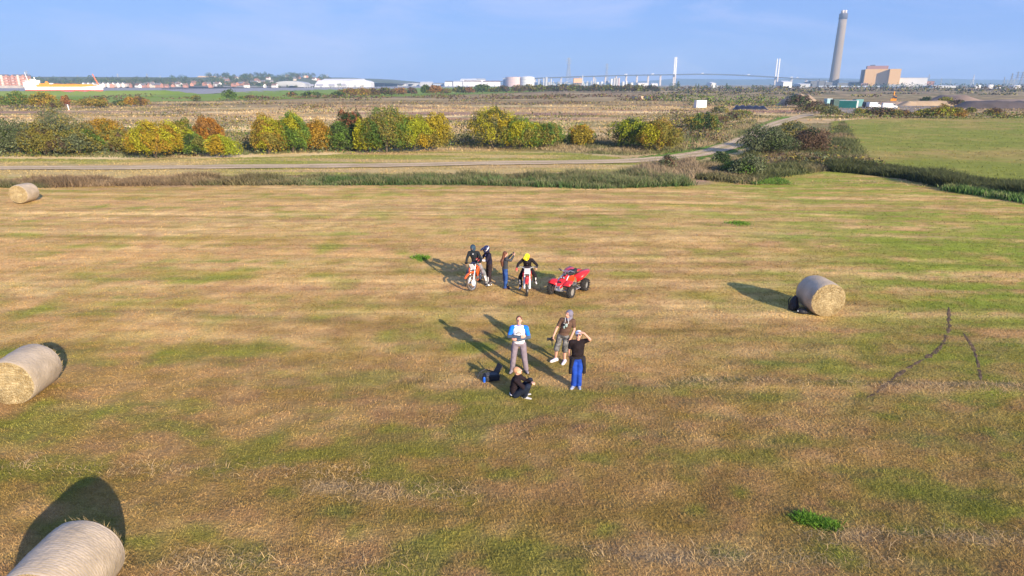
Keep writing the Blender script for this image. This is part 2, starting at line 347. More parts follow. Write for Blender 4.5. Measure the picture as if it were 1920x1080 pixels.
# dirt track: two worn wheel lines and a weedy middle
TR = [(-300, 323), (0, 317), (250, 316), (450, 314), (600, 313), (760, 311), (900, 308), (1050, 306), (1160, 304), (1225, 300), (1290, 293), (1345, 282), (1385, 268), (1412, 254), (1432, 243), (1455, 233), (1490, 222), (1530, 213), (1580, 208)]
trw = [Vector((*G(*p), 0)) for p in TR]
tp = smooth_path(trw, 10); rows = []; prof = np.linspace(-1.75, 1.75, 15); tcol = []
for i, p in enumerate(tp):
    d = (tp[min(i + 1, len(tp) - 1)] - tp[max(i - 1, 0)]).normalized(); nrm = Vector((-d.y, d.x, 0)); w = 1 + 0.25 * (float(vnoise(np.array(i * 0.4), np.array(3.0))) - 0.5)
    for s in prof:
        q = p + nrm * (s * w); rows.append((q.x, q.y, 0.135 - 0.02 * math.exp(-((abs(s) - 0.85) / 0.3) ** 2)))
        n1 = float(vnoise(np.array(q.x * 0.6), np.array(q.y * 1.5))); wheel = math.exp(-((abs(s) - 0.85) / 0.42) ** 2)
        c = C(0.40, 0.31, 0.17) * (1 - wheel) + C(0.54, 0.41, 0.29) * wheel; tcol.append(c * (0.8 + 0.4 * n1))
m_ = len(prof); tf = [(k * m_ + i, k * m_ + i + 1, (k + 1) * m_ + i + 1, (k + 1) * m_ + i) for k in range(len(tp) - 1) for i in range(m_ - 1)]
tag(obj('dirt_track', npmesh('dirt_track', rows, tf, gm, np.array(tcol), True)), kind='structure')
def yard_c(x, y): return np.broadcast_to(C(0.25, 0.22, 0.19), x.shape + (3,)) * (0.8 + 0.4 * fbm(x * 0.2, y * 0.2, 3))[..., None]
sheet('gravel_yard', [G(*p) for p in ((1560, 208), (1590, 213), (1700, 212), (1800, 208), (1880, 200), (1760, 196), (1640, 199), (1570, 202))], yard_c, 0.12, 1.2)
def sand_c(x, y): return np.broadcast_to(C(0.38, 0.28, 0.18), x.shape + (3,)) * (0.7 + 0.6 * fbm(x * 0.08, y * 0.1, 4))[..., None]

# green meadow rising to the sea wall, the river behind it
crest = [(-900, 470), (-600, 470), (-366, 480), (-290, 540), (-280, 700), (-285, 880), (-240, 1200), (-90, 1750), (120, 2500)]
def wall_h(x, y):
    d = dline(x, y, crest); return 3.3 * sstep(26, 3, d)
meadow = [(-950, 315), (-260, 300), (-190, 310), (-150, 350), (-90, 440), (-30, 560), (60, 850), (170, 1500), (330, 2400), (200, 2560), (-60, 1800), (-205, 1250), (-262, 900), (-262, 700), (-262, 570), (-330, 500), (-600, 490), (-950, 490)]
def meadow_c(x, y):
    col = np.broadcast_to(C(0.185, 0.27, 0.03), x.shape + (3,)).copy(); return mixc(col, C(0.22, 0.28, 0.06), sstep(0.4, 0.65, fbm(x * 0.02, y * 0.03, 4)))
sheet('sea_wall_meadow', meadow, meadow_c, 0.15, 7.0, hf=wall_h, rag=0.3)
wm = mat('river_water', (0.30, 0.27, 0.25), rough=0.55, var=0.08, scale=0.02, bump=0.6, bscale=0.6, spec=0.12)
MB().add([(-3000, 492, 0.3), (-330, 502, 0.3), (-262, 570, .3), (-262, 900, .3), (-205, 1250, .3), (-60, 1800, .3), (200, 2560, .3), (900, 3000, .3), (900, 3900, .3), (-200, 3300, .3), (-420, 1900, .3), (-470, 1420, .3), (-3000, 1260, .3)], [tuple(range(13))]).build('river', wm)['kind'] = 'structure'
def bank_h(x, y):
    e = y - (1260 + (x + 3000) * 0.06); return 1.2 + 2.5 * sstep(0, 12, e) + 24 * sstep(20, 520, e) * sstep(-250, -650, x) * (0.75 + 0.5 * fbm(x * 0.004, y * 0.004, 2))
def bk_c(x, y):
    e = y - (1260 + (x + 3000) * 0.06); col = np.broadcast_to(C(0.30, 0.27, 0.23), x.shape + (3,)).copy(); return mixc(col, C(0.12, 0.13, 0.07), sstep(14, 40, e))
sheet('far_bank', [(-2400, 1296), (-470, 1412), (-420, 1900), (-200, 3300), (-2400, 3300)], bk_c, 0.2, 16.0, hf=bank_h, rag=0.0)
# blue hills beyond the estuary
hm = mat('hill_woods', (0.07, 0.09, 0.06), rough=1, var=0.3, scale=0.004)
for k, (x0, x1, Y, H) in enumerate(((900, 7500, 5600, 62), (-400, 1800, 6200, 26), (-7000, -1500, 5200, 26))):
    n = 120; rws = [[], [], [], []]
    for i in range(n + 1):
        x = x0 + (x1 - x0) * i / n; h = H * (0.35 + 0.9 * float(fbm(np.array(x * 0.0008 + k * 9), np.array(1.0), 4))) * min(1, i / 12, (n - i) / 12 if k != 0 else 1) + 1
        for j, (dy, f) in enumerate(((0, 0), (500, 0.75), (900, 1), (2200, 0))): rws[j].append((x, Y + dy, h * f))
    MB().grid(rws).build('hills', hm, smooth=True)['kind'] = 'structure'

# ------------------------------------------------------------------ blades of mown grass
bladem = mat('grass_blades', attr='tone', rough=0.8, var=0.15, scale=1.5, spec=0.15, trans=0.25)
def blades(name, x, y, L0, W0, tilt, col, z=None, m=bladem, lean=(0, 0), tips=None, seg=2):
    n = len(x); z = field_h(x, y) if z is None else z
    az = rng.random(n) * 2 * np.pi; ln = L0 * (0.6 + 0.8 * rng.random(n)); wd = W0 * (0.6 + 0.8 * rng.random(n)); tl = tilt * (0.4 + 1.2 * rng.random(n)) if np.ndim(tilt) == 0 else tilt
    dx = np.sin(tl) * np.cos(az) + lean[0]; dy = np.sin(tl) * np.sin(az) + lean[1]; dz = np.cos(tl)
    fa = rng.random(n) * np.pi; wx = np.cos(fa) * wd / 2; wy = np.sin(fa) * wd / 2
    B = np.stack([x, y, z - 0.01], -1); Wv = np.stack([wx, wy, 0 * wx], -1); D = np.stack([dx, dy, dz], -1) * ln[:, None]
    droop = np.stack([dx, dy, -0.35 * np.ones(n)], -1) * (ln * 0.35)[:, None]
    V = np.stack([B - Wv, B + Wv, B + D * 0.55 + Wv * 0.8, B + D * 0.55 - Wv * 0.8, B + D + droop], 1).reshape(-1, 3)
    o = (np.arange(n) * 5)[:, None]
    T = np.concatenate([o + np.array([[0, 1, 2]]), o + np.array([[0, 2, 3]]), o + np.array([[3, 2, 4]])], 0)
    cv = np.repeat(col[:, None, :], 5, 1).copy()
    if tips is not None: cv[:, 4] = tips; cv[:, 2:4] = cv[:, 2:4] * 0.5 + tips[:, None, :] * 0.5 if tips.ndim == 2 else cv[:, 2:4]
    return tag(obj(name, npmesh(name, V, T, m, cv.reshape(-1, 3))), kind='stuff')
def scatter_field(n, y0, y1, dens_pow=0.0):
    y = y0 + (y1 - y0) * rng.random(n) ; hw = 4 + y * 0.90; x = (rng.random(n) * 2 - 1) * hw; return x, y
for nm, n, y0, y1, L0, W0 in (('hay_stubble', 300000, 8.2, 14, 0.070, 0.0095), ('hay_stubble', 270000, 14, 23, 0.07, 0.014), ('hay_stubble', 170000, 23, 36, 0.075, 0.022), ('hay_stubble', 110000, 36, 76, 0.09, 0.035)):
    x, y = scatter_field(n, y0, y1)
    keep = y < edge_y(x) - 0.3
    for rut in (RUT1, RUT2): keep &= (dline(x, y, rut) > 0.045 + .05 * rng.random(len(x))) | (rng.random(len(x)) < .30)
    cl_ = fbm(x * 1.5, y * 1.5, 3); keep &= rng.random(len(x)) < sstep(0.15, 0.5, cl_) + 0.25
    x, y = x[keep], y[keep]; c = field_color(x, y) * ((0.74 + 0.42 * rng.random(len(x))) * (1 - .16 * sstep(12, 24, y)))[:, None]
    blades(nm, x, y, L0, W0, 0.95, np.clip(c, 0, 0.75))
# ruts cut by a wheel: ragged strips of bare dark soil pressed into the field
rutm = mat('bare_dark_soil', SOIL * 1.6, rough=1, var=0.4, scale=4, bump=.8, bscale=12, spec=.05)
for rut, w0 in ((RUT1, .056), (RUT2, .050)):
    P = smooth_path([Vector((p[0], p[1], 0)) for p in rut], 14); rws = []
    for i, p in enumerate(P):
        d = (P[min(i + 1, len(P) - 1)] - P[max(i - 1, 0)]).normalized(); nrm = Vector((-d.y, d.x, 0)); u = i / (len(P) - 1); w = w0 * (.35 + 1.5 * float(vnoise(np.array(i * .35), np.array(w0 * 90)))) * min(1, u * 8 + .15, (1 - u) * 8 + .15)
        rws.append([(q.x, q.y, float(field_h(np.array(q.x), np.array(q.y))) + dz) for q, dz in ((p - nrm * w, .001), (p, .007), (p + nrm * w, .001))])
    MB().grid(rws).build('wheel_rut', rutm)['kind'] = 'structure'
# the few lush clumps the mower left
for i, (px, py, sx, sy, n, L0) in enumerate(((1512, 974, .20, .13, 850, .12), (1552, 988, .18, .12, 700, .12), (1530, 981, .22, .08, 400, .13), (790, 484, .36, .4, 420, .14), (1385, 418, .6, .5, 500, .13))):
    X, Y = G(px, py); x = X + rng.normal(0, sx * .6, n); y = Y + rng.normal(0, sy * .6, n)
    c = mixc(np.broadcast_to(C(0.07, 0.19, 0.02), (n, 3)).copy(), C(0.17, 0.29, 0.035), rng.random(n))
    blades('green_grass_clump', x, y, L0, 0.02 if py > 900 else 0.035, 0.55, c)
# loose hay wisps lying in the windrow
for (px0, px1, py, n, w) in ((1180, 1990, 722, 5200, 0.20), (560, 900, 925, 1800, 0.22), (300, 800, 1060, 2200, .22), (1500, 1980, 1010, 1400, .15), (1100, 1700, 1050, 1500, .15), (0, 700, 880, 1800, .2), (1350, 1920, 345, 1500, .8)):
    x0, y0 = G(px0, py); x1, y1 = G(px1, py); x = x0 + (x1 - x0) * rng.random(n); ry = rowy(np.float64((x0 + x1) / 2), np.float64(y0))
    y = ry + rng.normal(0, w, n); y = y - (rowy(x, y) - y); k = fbm(x * .5 + 3, y * .8, 3) * 0.7 + 0.3 * rng.random(n) > 0.47; x, y = x[k], y[k]
    c = mixc(np.broadcast_to(GREYS, (len(x), 3)).copy(), PALE, rng.random(len(x)))
    blades('loose_hay', x, y, 0.15 if py > 400 else .3, 0.010 if py > 400 else .05, 1.35, c, z=field_h(x, y) + 0.03 * rng.random(len(x)))

# ------------------------------------------------------------------ reeds in the ditch
reedm = mat('reed_leaves', attr='tone', rough=0.7, var=0.2, scale=0.8, spec=0.2, trans=0.3)
def strip(name, front, back, n, hfun, wid, cfun, tipf, tilt=0.28, lean=(-0.05, 0.0)):
    f = np.array([G(*p) for p in front]); b = np.array([G(*p) for p in back]); t = rng.random(n) * (len(f) - 1); i = t.astype(int); u = (t - i)[:, None]
    pf = f[i] * (1 - u) + f[i + 1] * u; pb = b[i] * (1 - u) + b[i + 1] * u; s = rng.random(n)[:, None]; p = pf * (1 - s) + pb * s + rng.normal(0, 0.25, (n, 2))
    x, y = p[:, 0], p[:, 1]; h = hfun(x, y, s[:, 0]); c = cfun(x, y, s[:, 0]); tp_ = tipf(x, y, c)
    return blades(name, x, y, h, wid, tilt, c, z=np.zeros(n), m=reedm, lean=lean, tips=tp_)
fr = [(-120, 352), (60, 352), (200, 349), (350, 347), (520, 347), (700, 347), (860, 346), (1000, 350), (1120, 355), (1210, 351), (1300, 348)]
bk = [(-120, 342), (60, 341), (200, 338), (350, 336), (520, 334), (700, 333), (860, 331), (1000, 331), (1120, 330), (1190, 328), (1245, 326)]
def rc(x, y, s):
    n = fbm(x * 0.12, y * 0.3, 3); gmix = np.clip(sstep(-34, -12, x + 16 * (n - 0.5)) + 0.7 * (s < 0.35) * sstep(.45, .6, fbm(x * 0.1 + 4, y * .1, 2)), 0, 1); brown = C(0.18, 0.125, 0.075); gr = C(0.055, 0.125, 0.033)
    c = mixc(np.broadcast_to(brown, (len(x), 3)).copy(), gr, gmix * (0.65 + 0.35 * (s < 0.6))); return c * (0.6 + 0.8 * rng.random(len(x)))[:, None] * (0.75 + 0.5 * fbm(x * .5, y * .5, 2))[:, None]
def rt(x, y, c): return mixc(c.copy(), C(0.44, 0.33, 0.20), 0.15 + 0.6 * (fbm(x * 0.25 + 7, y * 0.5, 3) > 0.5) * rng.random(len(x)))
strip('ditch_reeds', fr, bk, 64000, lambda x, y, s: (0.15 + 1.35 * fbm(x * 0.5, y * 0.6, 4) ** 1.5) * (0.85 + 0.25 * sstep(-5, 8, x)) * (1 - .35 * sstep(13, 17, x)), 0.05, rc, rt, tilt=0.42)
def dk(x, y, s): return np.broadcast_to(C(0.065, 0.085, 0.030), (len(x), 3)) * (0.5 + 1.0 * rng.random(len(x)))[:, None]
strip('hedge_bank_reeds', [(1560, 322), (1620, 327), (1700, 336), (1760, 350), (1840, 360), (1930, 373), (2080, 392)], [(1560, 310), (1620, 315), (1700, 325), (1760, 336), (1840, 345), (1930, 357), (2080, 374)], 46000,
      lambda x, y, s: 0.4 + 1.2 * fbm(x * 0.35, y * 0.4, 4) ** 1.3, 0.06, dk, lambda x, y, c: mixc(c * 1.1, C(0.26, 0.20, 0.11), .25 * rng.random(len(x))), tilt=.45)
def gr_(x, y, s): return np.broadcast_to(C(0.085, 0.19, 0.04), (len(x), 3)) * (0.6 + 0.8 * rng.random(len(x)))[:, None]
strip('lush_ditch_grass', [(1770, 357), (1840, 367), (1930, 382), (2050, 400)], [(1790, 352), (1840, 358), (1930, 370), (2050, 388)], 5000, lambda x, y, s: 0.4 + 0.3 * fbm(x * .3, y * .3, 2), 0.07, gr_, rt)
def yl(x, y, s):
    n = fbm(x * 0.15, y * 0.15, 3); return mixc(np.broadcast_to(C(0.12, 0.15, 0.05), (len(x), 3)).copy(), C(0.34, 0.27, 0.15), sstep(0.42, 0.62, n)) * (0.6 + 0.7 * rng.random(len(x)))[:, None]
strip('rank_grass', [(-200, 294), (100, 294), (300, 297), (450, 291), (600, 286), (860, 278), (1000, 280), (1100, 288), (1180, 292), (1290, 285), (1400, 256)], [(-200, 275), (100, 272), (300, 270), (450, 262), (600, 258), (860, 255), (1000, 256), (1100, 262), (1200, 262), (1290, 252), (1420, 225)], 52000,
      lambda x, y, s: (0.25 + 1.1 * fbm(x * 0.1, y * 0.1, 3)) * (0.45 + 0.6 * sstep(0, .35, s)), 0.075, yl, rt, tilt=.45)
strip('rank_grass', [(1300, 335), (1400, 345), (1480, 330), (1560, 320), (1640, 320)], [(1290, 318), (1380, 296), (1450, 270), (1560, 262), (1580, 228)], 42000, lambda x, y, s: 0.25 + 0.9 * fbm(x * 0.3, y * 0.3, 3) ** 1.4, 0.06, lambda x, y, s: yl(x, y, s) * .8, lambda x, y, c: mixc(c.copy(), C(0.40, 0.30, 0.17), .3 * rng.random(len(x))), tilt=.5)
strip('rank_grass', [(1180, 332), (1240, 345), (1330, 335), (1290, 322)], [(1200, 318), (1250, 312), (1270, 306), (1300, 300)], 6000, lambda x, y, s: 0.4 + 0.8 * fbm(x * 0.5, y * 0.5, 2), 0.05, lambda x, y, s: np.broadcast_to(C(0.27, 0.21, 0.14), (len(x), 3)) * (0.5 + 0.9 * rng.random(len(x)))[:, None], rt)
# rough marsh beyond the bushes
def tuft_field(name, n, y0, y1, xf, size, cf, flat=0.9):
    y = y0 * (y1 / y0) ** rng.random(n); hw = xf(y); x = (rng.random(n) * 2 - 1) * hw + 0.0
    k = fbm(x * 0.03, (y + 0.05 * x) * 0.12, 3) + 0.25 * rng.random(n) > 0.56
    k &= ~inpoly(x, y, past) & (dline(x, y, [(p.x, p.y) for p in trw[10:]]) > 3.5) & ~inpoly(x, y, meadow); x, y = x[k], y[k]; n = len(x)
    return blades(name, x, y, size * (0.4 + y / 250), 0.5 * size * (0.3 + y / 220), flat, cf(x, y) * (0.7 + 0.6 * rng.random(n))[:, None], z=np.zeros(n), m=reedm)
tuft_field('marsh_grass', 130000, 86, 330, lambda y: 20 + y * 0.95, 0.42, lambda x, y: far_color(x, y))
a_ = np.array(verge); x = -60 + 90 * rng.random(120000); y = a_[:, 1].min() + np.ptp(a_[:, 1]) * rng.random(120000); k = inpoly(x, y, verge) & (dline(x, y, [(p.x, p.y) for p in trw[1:12]]) > 1.5) & (fbm(x * .5, y, 3) > .4); x, y = x[k], y[k]; blades('verge_grass', x, y, 0.16, 0.05, 0.8, verge_c(x, y) * (0.6 + 0.7 * rng.random(len(x)))[:, None], z=np.zeros(len(x)) + .05, m=reedm)
a_ = np.array(past); x = a_[:, 0].min() + 90 * rng.random(60000); y = a_[:, 1].min() + np.ptp(a_[:, 1]) * rng.random(60000) ** 1.6; k = inpoly(x, y, past) & (fbm(x * .4, y * .4, 3) > .42); x, y = x[k], y[k]; blades('pasture_grass', x, y, 0.22, 0.07, 0.8, lawn_c(x, y) * (0.6 + 0.8 * rng.random(len(x)))[:, None], z=np.zeros(len(x)) + .06, m=reedm)
for poly, n in ((VERG1, 9000), (VERG2, 7000)):
    a_ = np.array(poly); x = a_[:, 0].min() + np.ptp(a_[:, 0]) * rng.random(n * 3); y = a_[:, 1].min() + np.ptp(a_[:, 1]) * rng.random(n * 3); k = inpoly(x + rng.normal(0, .3, len(x)), y + rng.normal(0, .5, len(x)), poly); x, y = x[k][:n], y[k][:n]
    blades('lush_verge_grass', x, y, 0.28, 0.05, 0.7, bank_c(x, y) * (0.6 + 0.8 * rng.random(len(x)))[:, None], z=np.zeros(len(x)), m=reedm)

# ------------------------------------------------------------------ bushes and trees
leafm = mat('leaves', attr='tone', rough=0.65, var=0.18, scale=1.2, spec=0.12, trans=0.06)
barkm = mat('bark', (0.11, 0.085, 0.06), rough=0.95, var=0.3, scale=4, bump=0.5)
PAL = dict(
 yellow=[(0.34, 0.28, 0.02), (0.25, 0.24, 0.02), (0.36, 0.24, 0.02)], gold=[(0.38, 0.26, 0.02), (0.37, 0.19, 0.02), (0.27, 0.22, 0.03)],
 orange=[(0.44, 0.20, 0.02), (0.38, 0.14, 0.02), (0.30, 0.20, 0.03)], rust=[(0.29, 0.145, 0.04), (0.33, 0.175, 0.03), (0.21, 0.12, 0.04)],
 olive=[(0.20, 0.18, 0.035), (0.26, 0.21, 0.04), (0.14, 0.145, 0.035)], green=[(0.11, 0.19, 0.03), (0.17, 0.24, 0.03), (0.08, 0.14, 0.03)],
 lime=[(0.27, 0.31, 0.02), (0.19, 0.26, 0.02), (0.34, 0.32, 0.02)], dark=[(0.05, 0.085, 0.03), (0.08, 0.11, 0.03), (0.035, 0.06, 0.025)],
 willow=[(0.14, 0.165, 0.085), (0.19, 0.21, 0.11), (0.10, 0.12, 0.06)], red=[(0.27, 0.075, 0.04), (0.22, 0.09, 0.045), (0.16, 0.085, 0.04)],
 brown=[(0.13, 0.085, 0.055), (0.17, 0.11, 0.07), (0.09, 0.06, 0.04)], amber=[(0.30, 0.20, 0.03), (0.25, 0.19, 0.03), (0.33, 0.18, 0.03)])
def leaf_mesh(name, lobes, n, size, pals, seed, lean=0.0):
    r = np.random.default_rng(seed); vol = np.array([l[1][0] * l[1][2] for l in lobes]); k = r.choice(len(lobes), n, p=vol / vol.sum())
    c = np.array([l[0] for l in lobes])[k]; rad = np.array([l[1] for l in lobes])[k]
    d = r.normal(size=(n, 3)); d /= np.linalg.norm(d, axis=1)[:, None]; d[:, 2] = np.where(d[:, 2] < -0.75, -d[:, 2], d[:, 2])
    s = 0.66 + 0.40 * r.random(n) ** 0.6
    # clumps push the surface in and out
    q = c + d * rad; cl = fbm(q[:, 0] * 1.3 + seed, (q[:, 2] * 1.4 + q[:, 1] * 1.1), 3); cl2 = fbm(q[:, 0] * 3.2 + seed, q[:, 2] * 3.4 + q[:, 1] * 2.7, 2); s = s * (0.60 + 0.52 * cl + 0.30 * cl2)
    P = c + d * rad * s[:, None]; P[:, 0] += lean * P[:, 2]; P[:, 2] = np.abs(P[:, 2]) + 0.02
    nn = d + r.normal(size=(n, 3)) * 0.85; nn /= np.linalg.norm(nn, axis=1)[:, None]
    t = np.cross(nn, r.normal(size=(n, 3))); t /= np.linalg.norm(t, axis=1)[:, None]; b = np.cross(nn, t); sz = (size * (0.6 + 0.9 * r.random(n)))[:, None]
    V = np.stack([P - t * sz * .5, P + b * sz * .32, P + t * sz * .6, P - b * sz * .32], 1).reshape(-1, 3)
    Fq = np.arange(4 * n).reshape(n, 4)
    m = fbm(P[:, 0] * 0.7 + seed * 3.1, P[:, 2] * 0.8 + P[:, 1] * 0.5 + seed, 3); m = (m - 0.5) * 2.4 + 0.5 + 0.06 * r.normal(size=n)
    if lobes[0].__len__() > 2: pi = np.array([l[2] for l in lobes])[k]
    else: pi = np.clip((m * len(pals)).astype(int), 0, len(pals) - 1)
    table = np.array([PAL[p] for p in pals]); j = np.clip((np.abs(m * 2.7) + r.random(n) * 0.5).astype(int), 0, 2); col = table[pi, j] * 0.6 + table[pi, 2] * 0.25 + table[pi, 0] * 0.15; col = col * (1.02 * (0.55 + 0.6 * r.random(n)) * (0.62 + 0.75 * cl2))[:, None]  # leaves in the hollows coloured darker, shade of the gaps painted in
    return npmesh(name, V, Fq, leafm, np.repeat(col, 4, 0))
def stems(h, w, seed, n=5, tr=0.09):
    r = random.Random(seed); m = MB()
    m.tube([(0, 0, -0.05), (r.uniform(-.1, .1) * w, 0, h * 0.22), (r.uniform(-.15, .15) * w, 0, h * 0.45)], [tr, tr * .75, tr * .4], 6)
    for i in range(n):
        a = r.uniform(0, 6.28); q = r.uniform(.25, .6) * w / 2
        m.tube([(0, 0, h * r.uniform(0.02, .25)), (math.cos(a) * q * .5, math.sin(a) * q * .5, h * r.uniform(.35, .5)), (math.cos(a) * q, math.sin(a) * q, h * r.uniform(.6, .85))], [tr * .6, tr * .4, tr * .12], 5)
    return m
def lobes_for(w, h, dp, seed, n=None):
    r = random.Random(seed); n = n or max(4, int(w / h * 5)); out = [((0, 0, h * 0.44), (w * 0.40, dp * 0.40, h * 0.44))]
    for i in range(n + 6):
        a = (i + r.random()) / (n + 6) * 2 - 1; hh = h * r.uniform(0.34, 0.46) * (1 - 0.16 * a * a)
        out.append(((a * w * 0.36, r.uniform(-.25, .25) * dp, hh * .8 + r.uniform(0.05, .32) * h * (1 - 0.35 * abs(a))), (w * r.uniform(.11, .25), dp * r.uniform(.2, .3), hh * r.uniform(0.65, 0.95))))
    return out
_bseed = [11]
def bush(px, base, wpx, top, pals, label, name='hawthorn_bush', cat='bush', group=None, leaf=None, dens=1.0, dp=0.8, lean=0.0, solid=1.0, trunk=0.09):
    _bseed[0] += 1; sd_ = _bseed[0]; X, Y = G(px, base); Zc = Y * CP + CAMH * SP; w = wpx / F * Zc * 1.22; h = max(0.6, at(px, top, Y).z) * 1.03
    h = min(h, w * 2.2) * 1.0; leaf = leaf or max(0.13, Zc / 640 * 1.1)
    area = math.pi * (w + h) * h * 0.9; n = int(min(15000, max(120, area / (leaf * leaf) * 2.2 * dens)))
    t = thing(name, label, cat, (X, Y + w * 0.15, 0), 0, group)
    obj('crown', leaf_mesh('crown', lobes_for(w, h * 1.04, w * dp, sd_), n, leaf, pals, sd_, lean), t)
    stems(h, w, sd_, tr=trunk * max(1, h / 4)).build('trunk', barkm, t)
    return t
MAIN = 'autumn bushes in a row behind the dirt track'
for a in (
 (25, 291, 95, 221, ['willow', 'dark', 'willow'], 'grey-green willow scrub at the far end of the bush row, above the bale', 'willow_bush'),
 (105, 293, 110, 212, ['willow', 'olive', 'willow'], 'wide grey-green willow bush beside an olive brown one', 'willow_bush'),
 (78, 294, 80, 236, ['olive', 'olive', 'brown'], 'low round olive brown bush in front of the grey-green willows'),
 (138, 293, 70, 240, ['green', 'olive', 'willow'], 'dull green bush between the olive brown bush and the orange-topped one'),
 (192, 284, 76, 222, ['olive', 'gold', 'orange'], 'bush with bright orange upper leaves and a dull green foot'),
 (232, 291, 56, 250, ['olive', 'brown', 'olive'], 'low brown-green bush in the gap before the big yellow bush'),
 (286, 299, 84, 224, ['yellow', 'gold', 'lime'], 'large yellow bush with orange patches, brightest of the row'),
 (336, 292, 60, 222, ['lime', 'olive', 'green'], 'yellow-green bush leaning out behind the large yellow bush'),
 (362, 294, 40, 248, ['dark', 'green', 'olive'], 'small dark green bush in the dip before the rust-orange bush'),
 (388, 282, 50, 219, ['rust', 'orange', 'rust'], 'tall narrow rust-orange bush'),
 (414, 297, 52, 255, ['lime', 'lime', 'yellow'], 'small bright yellow-green bush at the foot of the rust-orange one'),
 (500, 290, 60, 214, ['olive', 'amber', 'lime'], 'olive and yellow bush joined to a bright green one'),
 (545, 288, 64, 212, ['green', 'green', 'lime'], 'bright green rounded bush beside the amber bush'),
 (595, 285, 50, 222, ['amber', 'gold', 'amber'], 'small amber yellow bush between two green bushes'),
 (637, 285, 48, 228, ['green', 'dark', 'green'], 'low green bush beside the amber one'),
 (662, 282, 50, 207, ['dark', 'red', 'dark'], 'dark green bush with red leaves at its top'),
 (688, 287, 46, 222, ['lime', 'olive', 'lime'], 'narrow yellow-green bush in front of the red-topped bush'),
 (722, 289, 92, 201, ['green', 'olive', 'green'], 'tallest round green bush in the middle of the row'),
 (776, 286, 66, 216, ['lime', 'olive', 'yellow'], 'yellow-green bush between the tallest green bush and the orange-edged one'),
 (812, 284, 58, 212, ['yellow', 'olive', 'gold'], 'olive bush with orange leaves down its outer edge'),
 (926, 281, 76, 197, ['yellow', 'dark', 'olive', 'lime'], 'tall bush with yellow crown and dark green side, by the reedy gap'),
 (975, 281, 64, 216, ['olive', 'green', 'lime'], 'green bush with a few orange sprays, leaning against the tall yellow-crowned one'),
 (1022, 280, 66, 228, ['green', 'olive', 'green'], 'low spreading green bush next to the small golden bush'),
 (1090, 276, 46, 232, ['green', 'gold', 'gold'], 'small bush, half green and half golden yellow, standing alone'),
 (1188, 281, 70, 220, ['green', 'lime', 'dark'], 'round green bush with yellow top near the bend of the track'),
 (1238, 286, 66, 221, ['olive', 'amber', 'lime'], 'olive and rust bush near the bend of the track'),
 (1322, 252, 46, 212, ['dark', 'olive', 'green'], 'lone dark green bush in the rough beyond the track bend'),
 ): bush(*a[:6], name=a[6] if len(a) > 6 else 'hawthorn_bush', group=MAIN)
RB = 'bushes between the track and the green pasture'
bush(1440, 293, 84, 236, ['willow', 'dark', 'willow'], 'broad grey-green willow bush beside the bend of the track', 'willow_bush', group=RB)
bush(1490, 283, 70, 226, ['willow', 'olive', 'willow'], 'loose grey-green willow behind the brown thorn bush', 'willow_bush', group=RB, dens=0.7)
bush(1526, 290, 62, 238, ['brown', 'brown', 'dark'], 'dark brown nearly leafless thorn bush at the corner of the green pasture', 'thorn_bush', group=RB, dens=0.75)
bush(1352, 312, 36, 284, ['dark', 'willow', 'green'], 'small blue-green bush in the ditch below the track', 'sallow_bush', group=RB)
bush(1405, 333, 58, 293, ['willow', 'dark', 'green'], 'bushy blue-green sallow at the end of the ditch', 'sallow_bush', group=RB)
bush(1375, 328, 44, 303, ['dark', 'green', 'willow'], 'low dark sallow between two blue-green ones in the ditch', 'sallow_bush', group=RB)
bush(1252, 322, 30, 290, ['willow', 'brown', 'willow'], 'thin grey shrub where the reeds meet the track bend', 'ditch_shrub', group=RB, dens=.6)
FAR = 'bushes along the foot of the sea wall meadow'
